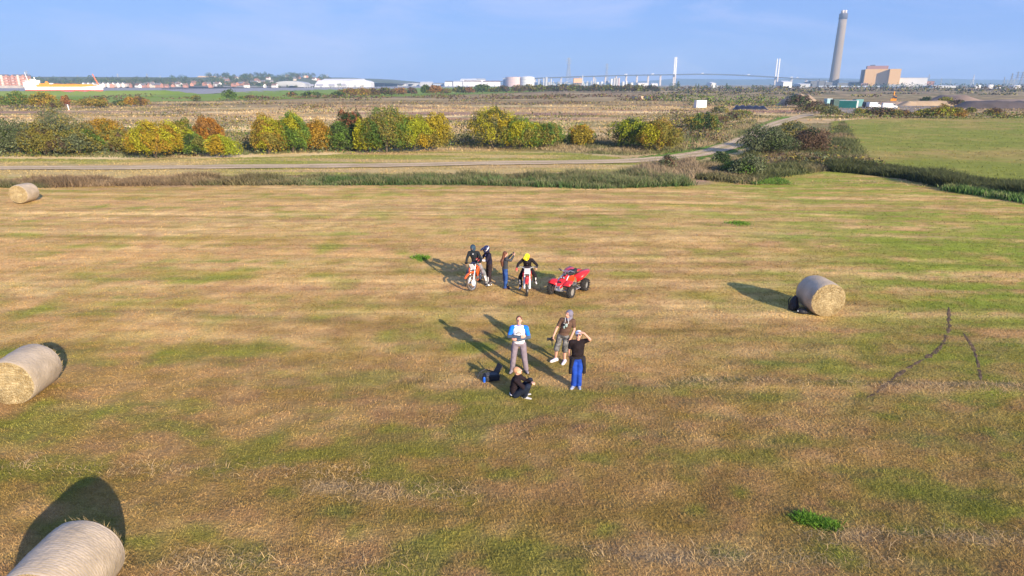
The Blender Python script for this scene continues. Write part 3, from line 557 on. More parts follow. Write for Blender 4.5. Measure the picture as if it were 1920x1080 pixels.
for a in (
 (4, 198, 18, 178, ['green', 'olive'], 'cut-off green bush at the end of the meadow edge'),
 (29, 203, 40, 172, ['green', 'olive', 'green'], 'loose green tree in front of the meadow, before the golden one'),
 (75, 203, 48, 172, ['amber', 'yellow', 'olive'], 'round golden tree in front of the meadow below the ship stern'),
 (100, 206, 28, 190, ['olive', 'brown'], 'low olive bush tucked beside the round golden tree'),
 (123, 198, 15, 180, ['red', 'rust', 'rust'], 'small rust-red bush behind the white post'),
 (165, 203, 52, 185, ['olive', 'amber', 'olive'], 'wide low olive-yellow bush below the ship'),
 (188, 202, 22, 183, ['rust', 'olive', 'olive'], 'little rusty bush touching the wide olive one'),
 (225, 200, 22, 187, ['dark', 'olive'], 'dull dark bush before the pair of golden ones'),
 (243, 200, 20, 181, ['amber', 'gold', 'amber'], 'golden bush, first of a close pair below the bow of the ship'),
 (262, 200, 26, 180, ['rust', 'olive', 'brown'], 'brown-gold bush, second of a close pair'),
 (368, 191, 16, 178, ['olive', 'dark', 'willow'], 'small leaning grey-green bush alone before the meadow'),
 (431, 187, 20, 167, ['green', 'dark', 'green'], 'dark green round tree alone before the jetty end'),
 (453, 186, 18, 180, ['olive', 'green'], 'low olive scrub beside the dark green round tree'),
 (470, 186, 16, 178, ['brown', 'olive'], 'low brownish scrub further along from the dark green tree'),
 (547, 182, 18, 172, ['rust', 'dark', 'dark'], 'small dark bush with a reddish side'),
 (582, 183, 34, 171, ['dark', 'green', 'dark'], 'wide dark green bush in front of the pale warehouses'),
 (632, 183, 28, 171, ['dark', 'green', 'dark'], 'dark green bush at the start of the brown thicket'),
 (650, 182, 34, 165, ['brown', 'rust', 'olive'], 'brown bush in the thicket below the white warehouses'),
 (676, 182, 32, 165, ['amber', 'olive', 'rust'], 'orange-brown bush in the thicket below the white warehouses'),
 (698, 181, 26, 165, ['brown', 'olive', 'brown'], 'dull brown bush closing the thicket'),
 (722, 180, 34, 164, ['olive', 'dark', 'brown'], 'olive bush just past the thicket'),
 (746, 179, 30, 164, ['rust', 'brown', 'rust'], 'reddish brown bush past the thicket'),
 (772, 178, 18, 164, ['brown', 'brown', 'dark'], 'small dark brown bush standing alone'),
 (798, 177, 17, 158, ['dark', 'green', 'dark'], 'dark green tree behind an orange bush'),
 (816, 177, 26, 160, ['rust', 'orange', 'rust'], 'orange bush in front of the dark green tree'),
 (836, 177, 18, 165, ['brown', 'olive'], 'low brown bush next to the orange one'),
 (862, 176, 28, 162, ['dark', 'olive', 'dark'], 'dark olive bush beside a red-brown one'),
 (878, 176, 24, 163, ['rust', 'red', 'brown'], 'red-brown bush below the storage tanks'),
 (904, 175, 28, 157, ['dark', 'green', 'dark'], 'dark rounded tree below the storage tanks'),
 (928, 175, 22, 163, ['olive', 'dark'], 'low olive bush past the dark rounded tree'),
 (944, 174, 20, 160, ['brown', 'dark'], 'brown-green bush directly below the domed tank'),
 (972, 174, 28, 159, ['brown', 'olive'], 'brown bush where the hedge line begins'),
 ): bush(*a, name='meadow_bush', group=FAR, dp=0.7)
BEH = ['just right of the domed tank', 'below the white process columns', 'below the pale pipework', 'below the western flare stack', 'in front of the tan-orange building', 'below the slim flare stack', 'below the small refinery tanks', 'below the silo row', 'below the last silos', 'below the bridge pier past the silos', 'below the bridge between two piers', 'nearest the first bridge pylon']
for k, px in enumerate(range(992, 1240, 21)):
    bush(px, 173.5, 30, 157.5 + (k * 7 % 3), [['brown', 'olive', 'dark'], ['olive', 'green', 'brown'], ['dark', 'brown']][k % 3], '%s hedge bush %s' % (('brown-green', 'olive green', 'dark brown')[k % 3], BEH[k]), name='hedge_bush', group='hedge line below the bridge', dp=0.6)
# bushes and scrub to the east
EAST = 'scrub bushes around the yard'
for a in (
 (1500, 203, 40, 177, ['dark', 'dark', 'brown'], 'dark rounded scrub in front of the pale earth mound'),
 (1533, 214, 58, 190, ['olive', 'willow', 'brown'], 'olive scrub between the mound and the green containers'),
 (1560, 219, 34, 199, ['willow', 'olive'], 'grey-green scrub nearest the containers'),
 (1618, 216, 30, 203, ['olive', 'yellow', 'green'], 'yellow-green bush before the gravel yard'),
 (1655, 219, 52, 202, ['brown', 'dark', 'brown'], 'long dark brown bush before the white van'),
 (1690, 220, 40, 205, ['brown', 'rust', 'olive'], 'low reddish bush beside the long dark brown one'),
 (1738, 221, 36, 203, ['green', 'olive', 'lime'], 'green bush on the pasture edge'),
 (1772, 222, 40, 197, ['lime', 'olive', 'amber'], 'yellow-olive bush on the pasture edge, taller than those around it'),
 (1797, 222, 26, 200, ['olive', 'amber'], 'amber-tinged bush against the taller yellow-olive one'),
 (1822, 213, 18, 201, ['green', 'olive'], 'small green bush before the shaded front of the spoil heap'),
 (1866, 218, 28, 202, ['brown', 'amber', 'olive'], 'brown and amber bush before the shaded front of the spoil heap'),
 (1737, 195, 19, 181, ['dark', 'dark'], 'near-black evergreen standing between the white hall and the yard'),
 (1775, 197, 30, 181, ['olive', 'lime', 'brown'], 'olive bush at the start of the spoil heap'),
 (1796, 199, 34, 187, ['dark', 'brown'], 'dark bush at the foot of the spoil heap'),
 (1352, 213, 30, 199, ['olive', 'willow'], 'olive scrub behind the lone dark bush'),
 (1392, 217, 36, 206, ['olive', 'green'], 'low green scrub below the black wrapped pile'),
 (1348, 232, 34, 217, ['brown', 'olive'], 'brown scrub before the low green scrub'),
 (1375, 230, 30, 212, ['olive', 'willow', 'brown'], 'loose olive scrub by the far track verge'),
 (1298, 236, 30, 219, ['olive', 'amber'], 'amber scrub clump in the rough east of the bushes'),
 ): bush(*a, name='scrub_bush', group=EAST, dp=0.7)
# low bramble and scrub masses in the marsh that nobody could count
def scrub_mass(name, spots, pals, leafsize, dens=1.0):
    V = []; Fc = []; Cc = []; off = 0
    for i, (px, base, wpx, hm_) in enumerate(spots):
        X, Y = G(px, base); Zc = Y * CP + 2.6; w = wpx / F * Zc; lf = leafsize * max(1, Y / 150)
        lb = [((X + (j / max(1, int(w / 4)) - 0.5) * w * .9, Y + random.uniform(-2, 2), hm_ * .3), (w / max(1, int(w / 4)) * 0.9 + 1, 3.0, hm_ * random.uniform(.6, 1.1))) for j in range(int(w / 4) + 1)]
        n = int(min(3500, w * (hm_ + 2) / lf / lf * 1.6 * dens)) + 30; me = leaf_mesh('t', lb, n, lf, pals, 900 + i)
        v = np.empty(n * 12, np.float32); me.vertices.foreach_get('co', v); c = np.empty(n * 16, np.float32); me.color_attributes['tone'].data.foreach_get('color', c)
        V.append(v.reshape(-1, 3)); Cc.append(c.reshape(-1, 4)[:, :3]); Fc.append(np.arange(4 * n).reshape(n, 4) + off); off += 4 * n; bpy.data.meshes.remove(me)
    return tag(obj(name, npmesh(name, np.concatenate(V), np.concatenate(Fc), leafm, np.concatenate(Cc))), kind='stuff')
rr = random.Random(5)
scrub_mass('bramble_scrub', [(rr.uniform(-60, 1300), rr.uniform(186, 252), rr.uniform(30, 90), rr.uniform(.7, 1.3)) for i in range(58)], ['brown', 'olive', 'willow'], 0.35, 0.6)
scrub_mass('bramble_scrub', [(rr.uniform(180, 1240), rr.uniform(181, 189), rr.uniform(30, 90), rr.uniform(1.0, 1.9)) for i in range(34)], ['brown', 'brown', 'olive'], 0.4, 0.8)
scrub_mass('bramble_scrub', [(rr.uniform(1250, 1430), rr.uniform(212, 268), rr.uniform(14, 36), rr.uniform(.9, 1.7)) for i in range(30) ], ['olive', 'brown', 'willow'], 0.3, 0.8)
scrub_mass('dark_thicket', [(1250, 189, 50, 3.0), (1290, 190, 60, 3.2), (1330, 191, 50, 3.0), (1372, 190, 60, 2.8), (1410, 192, 50, 2.6), (1450, 193, 60, 2.8), (1340, 197, 60, 1.6), (1420, 199, 90, 1.5)], ['dark', 'green', 'olive'], 0.35, 1.2)
scrub_mass('dark_thicket', [(1240 + i * 34, 169.5 + (i % 3), 60, 3.4 + (i % 4) * .6) for i in range(22)], ['brown', 'olive', 'dark', 'brown'], 0.4, 1.3)
scrub_mass('bramble_scrub', [(rr.uniform(1240, 1930), rr.uniform(172, 182), rr.uniform(30, 70), rr.uniform(1.0, 2.2)) for i in range(20)], ['olive', 'brown', 'dark'], 0.4, 1.0)
scrub_mass('bramble_scrub', [(rr.uniform(1560, 1990), rr.uniform(218, 223), rr.uniform(24, 50), rr.uniform(.6, 1.2)) for i in range(16)], ['green', 'olive', 'brown'], 0.3, 0.9)
scrub_mass('bramble_scrub', [(-30 + i * 31 + rr.uniform(-8, 8), 284 - i * 0.35, 44, rr.uniform(1.6, 2.9)) for i in range(38) if not 845 < -30 + i * 31 < 885 and not 1110 < -30 + i * 31 < 1150], ['olive', 'green', 'willow', 'olive'], 0.19, 0.9)
scrub_mass('dark_thicket', [(-40 + i * 46, 292 - (i % 2) * 4 - i * 0.5, 50, 1.3) for i in range(18)] + [(870, 276, 40, 1.5), (1140, 274, 40, 1.6), (1280, 276, 40, 1.4)], ['willow', 'olive', 'green'], 0.24, 0.9)
scrub_mass('bramble_scrub', [(1480 + i * 16, 306 + i * 0.8, 30, .9) for i in range(10)] + [(1570, 262, 26, .9), (1575, 245, 20, .9), (1580, 290, 40, .9)], ['brown', 'olive', 'willow'], 0.22, 1)

# ------------------------------------------------------------------ far things
white = mat('white_cladding', (0.62, 0.62, 0.63), 0.6, 0.05, 0.05); palegrey = mat('pale_grey_cladding', (0.38, 0.39, 0.41), 0.7, 0.06, 0.05)
brick = mat('red_brick', (0.42, 0.21, 0.15), 0.9, 0.15, 0.3); render_w = mat('white_render', (0.75, 0.73, 0.7), 0.85, 0.06, 0.3); cream = mat('cream_render', (0.6, 0.52, 0.42), 0.85, 0.08, 0.3)
tilem = mat('roof_tiles', (0.20, 0.12, 0.09), 0.9, 0.2, 0.5); slate = mat('grey_slates', (0.16, 0.15, 0.16), 0.8, 0.15, 0.5); glassm = mat('window_glass', (0.05, 0.06, 0.08), 0.15, 0.05)
concrete = mat('concrete', (0.235, 0.20, 0.165), 0.85, 0.10, 0.04, stretch=(1, 1, .3)); steel = mat('galvanised_steel', (0.36, 0.37, 0.39), 0.5, 0.06, metal=0.3)
darksteel = mat('dark_steel', (0.07, 0.075, 0.09), 0.6, 0.1)
def X_at(px, Y, z=0.0): return (px - 960) / F * (Y * CP + (CAMH - z) * SP)
def Zt(py, Y): return at(960, py, Y).z

# tanker on the river
t = thing('tanker_ship', 'white tanker with orange deck gear and red waterline sailing on the river', 'ship', (X_at(123, 750), 750, 0.3))
hullw = mat('ship_white_paint', (0.80, 0.78, 0.76), 0.45, 0.05, 0.2); hullr = mat('ship_red_paint', (0.42, 0.07, 0.04), 0.6, 0.1, 0.2); orange = mat('ship_orange_paint', (0.72, 0.27, 0.02), 0.5, 0.08, 0.3)
Lh = 41.5
def hull(z0, z1, o=0.0, bowup=0.0):
    m = MB(); rws = []
    for (z, k) in ((z0, 0), (z1, 1)):
        row = []
        for s in (1, -1):
            xs = np.linspace(-Lh, Lh, 20) if s == 1 else np.linspace(Lh, -Lh, 20)
            for x in xs:
                u = x / Lh; wv = 6.2 * min(1, max(0.0, (1 - u) / 0.22) ** 0.6) * min(1, 0.75 + (1 + u) * 1.5); row.append((x + (0.8 + z * 0.25) * max(0, u - .8) * 4, s * -wv, z + bowup * k * max(0, (u - .82) / .18) ** 1.0))
        rws.append(row + [row[0]])
    m.grid(rws); n = 40; m.add([p for p in rws[1][:n]], [tuple(range(n))]); m.add([p for p in rws[0][:n]], [tuple(range(n - 1, -1, -1))]); return m
hull(-0.5, 1.7).build('lower_hull', hullr, t); hull(1.7, 4.9, bowup=2.6).build('upper_hull', hullw, t)
dk_ = MB(); dk_.box((3, 0, 6.0), (62, 9, 2.0)); dk_.box((12, 0, 7.4), (40, 1.2, .8)); dk_.box((-20, 0, 7.6), (12, 6, 2.0)); dk_.box((-19, 0, 9.6), (3.5, 3, 2.6), taper=(.3, .5)); dk_.box((-10, 0, 7.4), (9, 5, 1.4)); dk_.box((8, 0, 7.6), (8, 5, .9)); dk_.box((24, 2, 7.4), (10, 3, .7))
dk_.build('deck_pipework', orange, t)
MB().box((0, 4.8, 5.4), (58, .4, .8)).box((-12, -3, 8.3), (3.4, 1.6, 1.2)).build('deck_rail', hullw, t)
h_ = MB().box((-36.0, 0, 7.4), (11.5, 11, 5.2)).box((-34.6, 0, 10.9), (9, 11.5, 2.4)).box((-33.8, 0, 12.6), (4, 4, 1.2)); sh = h_.build('wheelhouse', hullw, t)
for i in range(6): MB().box((-38.4 + i * 1.5, -5.9, 11.2), (.9, .3, .9)).build('window', glassm, sh)
MB().cyl((-39, 0, 9), (-41.5, 0, 20.5), .35, .2).box((-40.6, 0, 15.5), (.3, 4, .3)).build('mast', hullw, t)
MB().box((-31.8, 0, 13.6), (.3, .3, 3.2)).box((-31.8, 0, 14.6), (1.8, .3, .3)).build('radar_mast', hullw, t); MB().cyl((-33, 1, 12.6), (-33, 1, 15.5), .2).build('aerial', hullw, t)
MB().box((-39.5, 2, 11.4), (2.2, 2.4, 3.2)).build('funnel', orange, t)
MB().cyl((38.5, 0, 6.5), (33.6, 0, 18.5), .8, .5).box((36, 0, 12), (2.4, .3, .3), rot=(0, .3, 0)).build('bow_crane', mat('crane_red_orange', (0.6, 0.16, 0.06), .5), t)

# brick apartment blocks by the water
def flats(px0, px1, Y, ytop, label, seed):
    x0, x1 = X_at(px0, Y), X_at(px1, Y); w = x1 - x0; h = Zt(ytop, Y); b0 = 3.2
    t = thing('apartment_block', label, 'building', ((x0 + x1) / 2, Y, 0), 0, 'riverside apartment blocks'); wl = MB().box((0, 6, (h + 0) / 2), (w, 12, h)); n = max(2, int(w / 9)); wo_ = wl.build('wall', brick, t)
    MB().box((0, 6, h + 1.6), (w + 1, 13, 3.2), taper=(.86, .1)).build('roof', slate, t)
    for i in range(n):
        cx = -w / 2 + (i + .5) * w / n
        MB().box((cx, -1.0, (h + 1) / 2), (3.6, 2, h + 1)).box((cx, -1.0, h + 1.5), (4.2, 2.4, 1.2), taper=(.3, .8)).build('bay', brick if (i + seed) % 2 else cream, t)
        for f in range(4):
            z = b0 + 1.2 + f * (h - b0) / 4
            MB().box((cx + 2.9, -.15, z + .6), (1.5, .25, 1.5)).build('window', glassm, wo_)
            MB().box((cx, -2.35, z - .4), (3.8, .7, .8)).build('balcony', render_w, t)
    return t
flats(-70, 22, 1340, 142.5, 'brick apartment block with white balconies, cut by the photo edge', 0)
flats(24, 54, 1335, 142.5, 'brick apartment block with grey hipped roof just behind the ship stern', 1)
MB().box((0, 0, 2.6), (110, 6, 5.2)).build('quay_wall', mat('quay_stone', (0.36, 0.31, 0.27), .9, .2, .1), None, loc=(X_at(0, 1318), 1318, 0)); tag(bpy.data.objects['quay_wall'], 'long low stone quay wall under the apartment blocks', 'wall')

# houses on the far bank
def house_proto(w, d, h, rh, wall, roof, nwin):
    t = thing('house', '', 'house'); wl = MB().box((0, 0, h / 2), (w, d, h)); wl.add([(-w / 2, -d / 2, h), (-w / 2, d / 2, h), (-w / 2, 0, h + rh)], [(0, 1, 2)]).add([(w / 2, -d / 2, h), (w / 2, d / 2, h), (w / 2, 0, h + rh)], [(2, 1, 0)]); wo_ = wl.build('wall', wall, t)
    rf = MB(); e = .5; rf.add([(-w / 2 - e, -d / 2 - e, h - .3), (w / 2 + e, -d / 2 - e, h - .3), (w / 2 + e, 0, h + rh + .15), (-w / 2 - e, 0, h + rh + .15), (-w / 2 - e, d / 2 + e, h - .3), (w / 2 + e, d / 2 + e, h - .3)], [(0, 1, 2, 3), (3, 2, 5, 4)]); ro = rf.build('roof', roof, t)
    MB().box((w * .3, 0.6, h + rh + .3), (.9, .7, 1.6)).build('chimney', brick, ro)
    for f in range(2):
        for i in range(nwin): MB().box((-w / 2 + (i + .5) * w / nwin, -d / 2 - .03, 1.4 + f * 2.7), (1.3, .12, 1.3)).build('window', glassm, wo_)
    return t
protos = [house_proto(9, 8, 5.5, 3, brick, tilem, 3), house_proto(12, 8, 5.4, 3, render_w, tilem, 4), house_proto(8, 9, 5.6, 3.4, cream, slate, 3), house_proto(14, 9, 5.8, 3.2, brick, slate, 5)]
rr = random.Random(21); used = set(); k = 0
HL = ['red brick house with brown tiled roof among the trees across the river', 'white rendered house with brown tiled roof across the river', 'cream house with grey slate roof across the river', 'long brick house with grey slate roof across the river']
spots = []
ZN = ['behind the near end of the jetty', 'just before the tan hillside', 'below the wooded rise at the jetty end', 'between the two pale warehouses', 'on the shore past the ship bow']
for zi, (px0, px1, n, ya, yb) in enumerate(((245, 345, 12, 1330, 1560), (345, 400, 6, 1340, 1560), (395, 520, 22, 1330, 1740), (540, 610, 8, 1620, 1900), (200, 330, 8, 1330, 1400))):
    for i in range(n): spots.append((px0 + (px1 - px0) * (i + rr.random() * .8) / n, rr.uniform(ya, yb), zi))
used = {}; HK = ['red brick house with brown tiled roof', 'white rendered house with brown tiled roof', 'cream house with grey slate roof', 'long brick house with grey slate roof']
for px, Y, zi in spots:
    i = rr.randrange(4); x = X_at(px, Y); z = float(bank_h(np.array(x), np.array(float(Y)))) - .2; rz = rr.uniform(-.5, .5) + (math.pi / 2 if rr.random() < .3 else 0)
    lb = HK[i] + ' ' + ZN[zi]; gp = lb.replace(' house with', ' houses,'); sc_ = rr.uniform(.75, 1.0)
    if i not in used: used[i] = 1; o = protos[i]; o.location = (x, Y, z); o.rotation_euler.z = rz; o['label'] = lb; o['group'] = gp
    else: o = dup(protos[i], (x, Y, z), rz, lb, gp)
    o.scale = (sc_,) * 3
# white gabled terrace behind the ship
for i, px in enumerate([160 + j * 9.2 for j in range(9)]):
    Y = 1345; x = X_at(px, Y); t = thing('terraced_house', '', 'house', (x, Y, 1.5), 0, 'white gabled terrace behind the ship'); t['label'] = 'white gabled terraced house behind the orange deck of the ship' if px < 190 else 'white gabled terraced house just past the bow of the ship'; t['group'] = 'white gables behind the ship deck' if px < 190 else 'white gables past the ship bow'
    m = MB().box((0, 0, 3.6), (4.6, 8, 7.2)); m.add([(-2.3, -4, 7.2), (2.3, -4, 7.2), (0, -4, 9.6)], [(0, 1, 2)]); wl = m.build('wall', render_w, t)
    MB().add([(-2.6, -4.4, 7), (0, -4.4, 9.9), (2.6, -4.4, 7), (-2.6, 4, 7), (0, 4, 9.9), (2.6, 4, 7)], [(0, 1, 4, 3), (1, 2, 5, 4)]).build('roof', slate, t)
    MB().box((0, -4.04, 5.2), (1.5, .1, 1.3)).build('window', glassm, wl); MB().box((5, 0.5, 4.2), (5.4, 7, 5.6)).build('side_wing', mat('dull_terrace', (0.42, .36, .32), .9), t)

# trees on the far bank
def crown_proto(seed, w, h, pals, n=420, leaf=1.15):
    m = leaf_mesh('crown', lobes_for(w, h, w * .8, seed), n, leaf, pals, seed); return m
tm = [crown_proto(501, 14, 13, ['dark', 'green', 'dark']), crown_proto(502, 18, 14, ['dark', 'dark', 'olive']), crown_proto(503, 11, 15, ['dark', 'willow', 'dark']), crown_proto(504, 22, 12, ['dark', 'green', 'olive'])]
tk = MB().tube([(0, 0, -1), (0, 0, 4), (.4, 0, 8)], [.5, .4, .25], 6).mesh('trunk', barkm)
def tree(px, Y, sc, i, label, group, name='tree', zb=None, sx=1):
    x = X_at(px, Y); z = float(bank_h(np.array(x), np.array(float(Y)))) if zb is None else zb; t = thing(name, label, 'tree', (x, Y, z - .3), 0, group); t.scale = (sc * sx, sc * sx, sc)
    obj('crown', tm[i % 4], t); obj('trunk', tk, t); t.rotation_euler.z = rr.random() * .8; return t
def woods(name, segs):
    V = []; Fc = []; Cc = []; off = 0; q = 0
    for (p0, p1, n, ya, yb, sc) in segs:
        for j in range(n):
            px = p0 + (p1 - p0) * (j + rr.random()) / n; Y = rr.uniform(ya, yb); x = X_at(px, Y); z = float(bank_h(np.array(x), np.array(float(Y)))) - .4; s_ = sc * rr.uniform(.75, 1.2); q += 1
            lb = [((c[0] * s_ + x, c[1] * s_ + Y, c[2] * s_), (r_[0] * s_, r_[1] * s_, r_[2] * s_)) for c, r_ in lobes_for(rr.uniform(12, 20), rr.uniform(11, 15), 13, 700 + q)]
            me = leaf_mesh('t', lb, 330, 1.35, [['dark', 'green', 'dark'], ['dark', 'dark', 'willow'], ['dark', 'olive', 'green'], ['brown', 'dark', 'dark']][q % 4], 700 + q); n_ = 330
            v = np.empty(n_ * 12, np.float32); me.vertices.foreach_get('co', v); c = np.empty(n_ * 16, np.float32); me.color_attributes['tone'].data.foreach_get('color', c); v = v.reshape(-1, 3); v[:, 2] += z
            V.append(v); Cc.append(c.reshape(-1, 4)[:, :3]); Fc.append(np.arange(4 * n_).reshape(n_, 4) + off); off += 4 * n_; bpy.data.meshes.remove(me)
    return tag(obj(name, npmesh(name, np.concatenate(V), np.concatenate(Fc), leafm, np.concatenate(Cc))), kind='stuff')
woods('far_woods', [(-60, 60, 6, 1450, 1500, 1.3), (60, 158, 20, 1420, 1560, 1.2), (185, 260, 16, 1420, 1560, 1.35), (255, 345, 18, 1430, 1600, 1.3), (366, 392, 5, 1450, 1560, 1.0), (392, 470, 26, 1520, 1760, 1.15), (460, 560, 24, 1600, 1850, 1.05), (545, 620, 12, 1750, 2000, 1.1), (395, 520, 22, 1380, 1560, .75), (205, 345, 16, 1360, 1420, .6)])
tree(172, 1440, 1.75, 1, 'broad dark tree rising just before the bow crane of the ship', None); tree(181, 1440, 1.5, 0, 'round dark tree directly behind the bow crane of the ship', None); tree(199, 1430, 1.5, 3, 'wide dark tree rising just past the bow crane', None); tree(251, 1430, 1.3, 1, 'broad tree above the first houses past the bow', None)
tree(352, 1440, 1.5, 2, 'tall grey-green tree before the tan hillside', None); tree(440, 1500, 1.25, 1, 'highest broad tree on the wooded rise', None); tree(494, 1600, 1.25, 2, 'tall rounded tree at the end of the wooded rise', None)
tree(58, 1420, 1.75, 0, 'big round green tree rising behind the ship mast', None); tree(345, 1425, .8, 2, 'greyish tree just before the wooded rise across the river', None)
MB().add([(-34, 0, 0), (34, 0, 0), (30, 20, 13), (-20, 20, 14), (-34, 20, 6)], [(0, 1, 2, 3, 4)]).build('sand_hill', mat('bare_sand', (.5, .36, .24), .95, .15, .05), None, loc=(X_at(383, 1900), 1900, 16)); tag(bpy.data.objects['sand_hill'], 'bare tan hillside showing above the trees across the river', 'hill')
# shelter woods on the horizon that read as one band
scrub_mass('horizon_woods', [(rr.uniform(700, 830), 160.2, 30, 9) for i in range(5)] + [(rr.uniform(1440, 1620), 161.2, 26, 7) for i in range(7)] + [(1620 + i * 28, 164.2, 44, 7.5) for i in range(13)], ['dark', 'dark', 'willow'], 0.3, 0.9)
for px, Y, s, i, lb in ((572, 1500, .62, 0, 'small dark tree before the white warehouse roofs, lone'), (620, 1300, .55, 0, 'dark round tree in front of the white warehouse, first of two'), (637, 1290, .75, 0, 'larger dark round tree in front of the white warehouse'), (679, 1290, .5, 1, 'small dark tree at the far end of the white warehouse'), (524, 1300, .4, 3, 'small dark bush before the curved-roof shed'), (539, 1290, .45, 2, 'darker small tree before the curved-roof shed'), (555, 1290, .45, 1, 'green small tree at the end of the curved-roof shed')):
    tree(px, Y, s, i, lb, None, zb=1.0)
for px, Y, s, i, sx, lb in ((1262, 900, .78, 1, 1.3, 'broad dark tree clump under the bridge pylon'), (1271, 905, .95, 2, .6, 'tall dark poplar at the edge of the broad clump under the pylon'), (1245, 910, .35, 1, 1, 'tiny tree beside the broad clump under the pylon'), (1304, 880, .7, 2, .35, 'thin dark poplar, first beside a rounded tree'), (1309, 880, .72, 2, .3, 'thin dark poplar touching the rounded tree'), (1321, 890, .62, 1, 1.1, 'rounded dark tree between thin poplars'), (1335, 885, .68, 2, .25, 'thin dark poplar, first past the rounded tree'), (1341, 885, .7, 2, .25, 'thin dark poplar before the white sheds'),
    (1367, 880, .55, 0, 1.2, 'rounded green tree midway between the pylons'), (1362, 890, .75, 2, .6, 'pale sparse tree behind the rounded green one'), (1388, 880, .42, 1, 1.1, 'low rounded green tree'), (1411, 880, .6, 2, .9, 'grey-green tree joined to a broad one before the second pylon'), (1426, 870, .56, 1, 1.2, 'broad dark tree before the second pylon'), (1443, 870, .5, 2, .6, 'small tree at the foot of the second pylon'), (1452, 860, .3, 3, 1.2, 'lowest scrub tree at the foot of the second pylon')):
    tree(px, Y, s * .95, i, lb, None, zb=0.0, sx=sx)

# jetty
t = thing('jetty', 'long dark timber jetty on posts along the far side of the river', 'jetty', (0, 0, 0)); p0 = at(305, 168.5, 980); p1 = at(462, 166.0, 1230); p0.z = 1.6; p1.z = 1.6; d = p1 - p0; n = 60
jm = mat('tarred_timber', (0.04, 0.035, 0.035), .9, .2, .3)
M = Matrix.Translation((p0 + p1) / 2) @ d.to_track_quat('X', 'Z').to_matrix().to_4x4(); o = MB().box((0, 0, 0), (d.length, 3, .7)).build('deck', jm, t); o.matrix_local = M
pm = MB().cyl((0, 0, -1.6), (0, 0, 1.0), .35, n=6).mesh('post', jm)
for i in range(n): q = p0 + d * (i / (n - 1)); obj('post', pm, t, loc=(q.x, q.y - 1.2, 1.2 if i % 2 else 1.0))
t = thing('wharf', 'grey loading wharf on piles in front of the white warehouse', 'wharf', (X_at(630, 1250), 1250, 0)); MB().box((0, 0, 4.6), (118, 5, .9)).build('deck', steel, t); pm = MB().cyl((0, 0, -.5), (0, 0, 4.2), .5, n=6).mesh('pile', steel)
for i in range(26): obj('pile', pm, t, loc=(-57 + i * 4.55, -2, 0))
for x in (6, 24): MB().cyl((x, 0, 5), (x, 0, 9.5), .6, n=6).build('bollard_post', steel, t)
for x, w in ((-45, 8), (-30, 12), (-8, 10), (14, 7)): MB().box((x, 0, 6.4), (w, 3, 2.6)).build('pipe_rack', mat('bluegrey_pipes', (.25, .26, .34), .6), t)

# warehouses
def shed(px0, px1, ytop, Y, label, m=white, roofm=palegrey, curved=False, name='warehouse', base=0.0, d=40, eave=0.72):
    x0, x1 = X_at(px0, Y), X_at(px1, Y); w = x1 - x0; H = Zt(ytop, Y) - base; t = thing(name, label, 'building', ((x0 + x1) / 2, Y, base))
    he = H * eave; wl = MB().box((0, d / 2, he / 2), (w, d, he)); wo_ = wl.build('wall', m, t); rf = MB()
    if curved:
        rws = []
        for y in (-.4, d + .4): rws.append([(w / 2 * 1.01 * math.cos(a), y, he + (H - he) * math.sin(a)) for a in np.linspace(math.pi, 0, 17)])
        rf.grid(rws); rf.add(rws[0], [tuple(range(17))])
    else:
        rf.add([(-w / 2 - .5, -.5, he), (w / 2 + .5, -.5, he), (w / 2 - w * .03, d / 2, H), (-w / 2 + w * .03, d / 2, H), (-w / 2 - .5, d + .5, he), (w / 2 + .5, d + .5, he)], [(0, 1, 2, 3), (3, 2, 5, 4), (0, 3, 4), (1, 5, 2)])
    rf.build('roof', roofm, t)
    for i in range(max(1, int(w / 28))):
        MB().box((-w / 2 + 12 + i * 28, -.1, 2.4), (5, .4, 4.6)).build('loading_door', mat('roller_door_grey', (.3, .33, .38), .5), wo_)
    return t
shed(513, 573, 152, 1480, 'long pale shed with a curved roof across the river', palegrey, palegrey, curved=True, eave=.45, base=1.5)
shed(591, 642, 150.5, 1440, 'white warehouse with sloping end at the start of the wharf', white, white, eave=.35, base=1.5)
shed(603, 682, 147.5, 1500, 'tallest long white warehouse behind the wharf', white, white, eave=.75, base=1.5)
shed(655, 695, 150, 1430, 'white warehouse with rounded end past the wharf', white, white, eave=.55, base=1.5, curved=True)
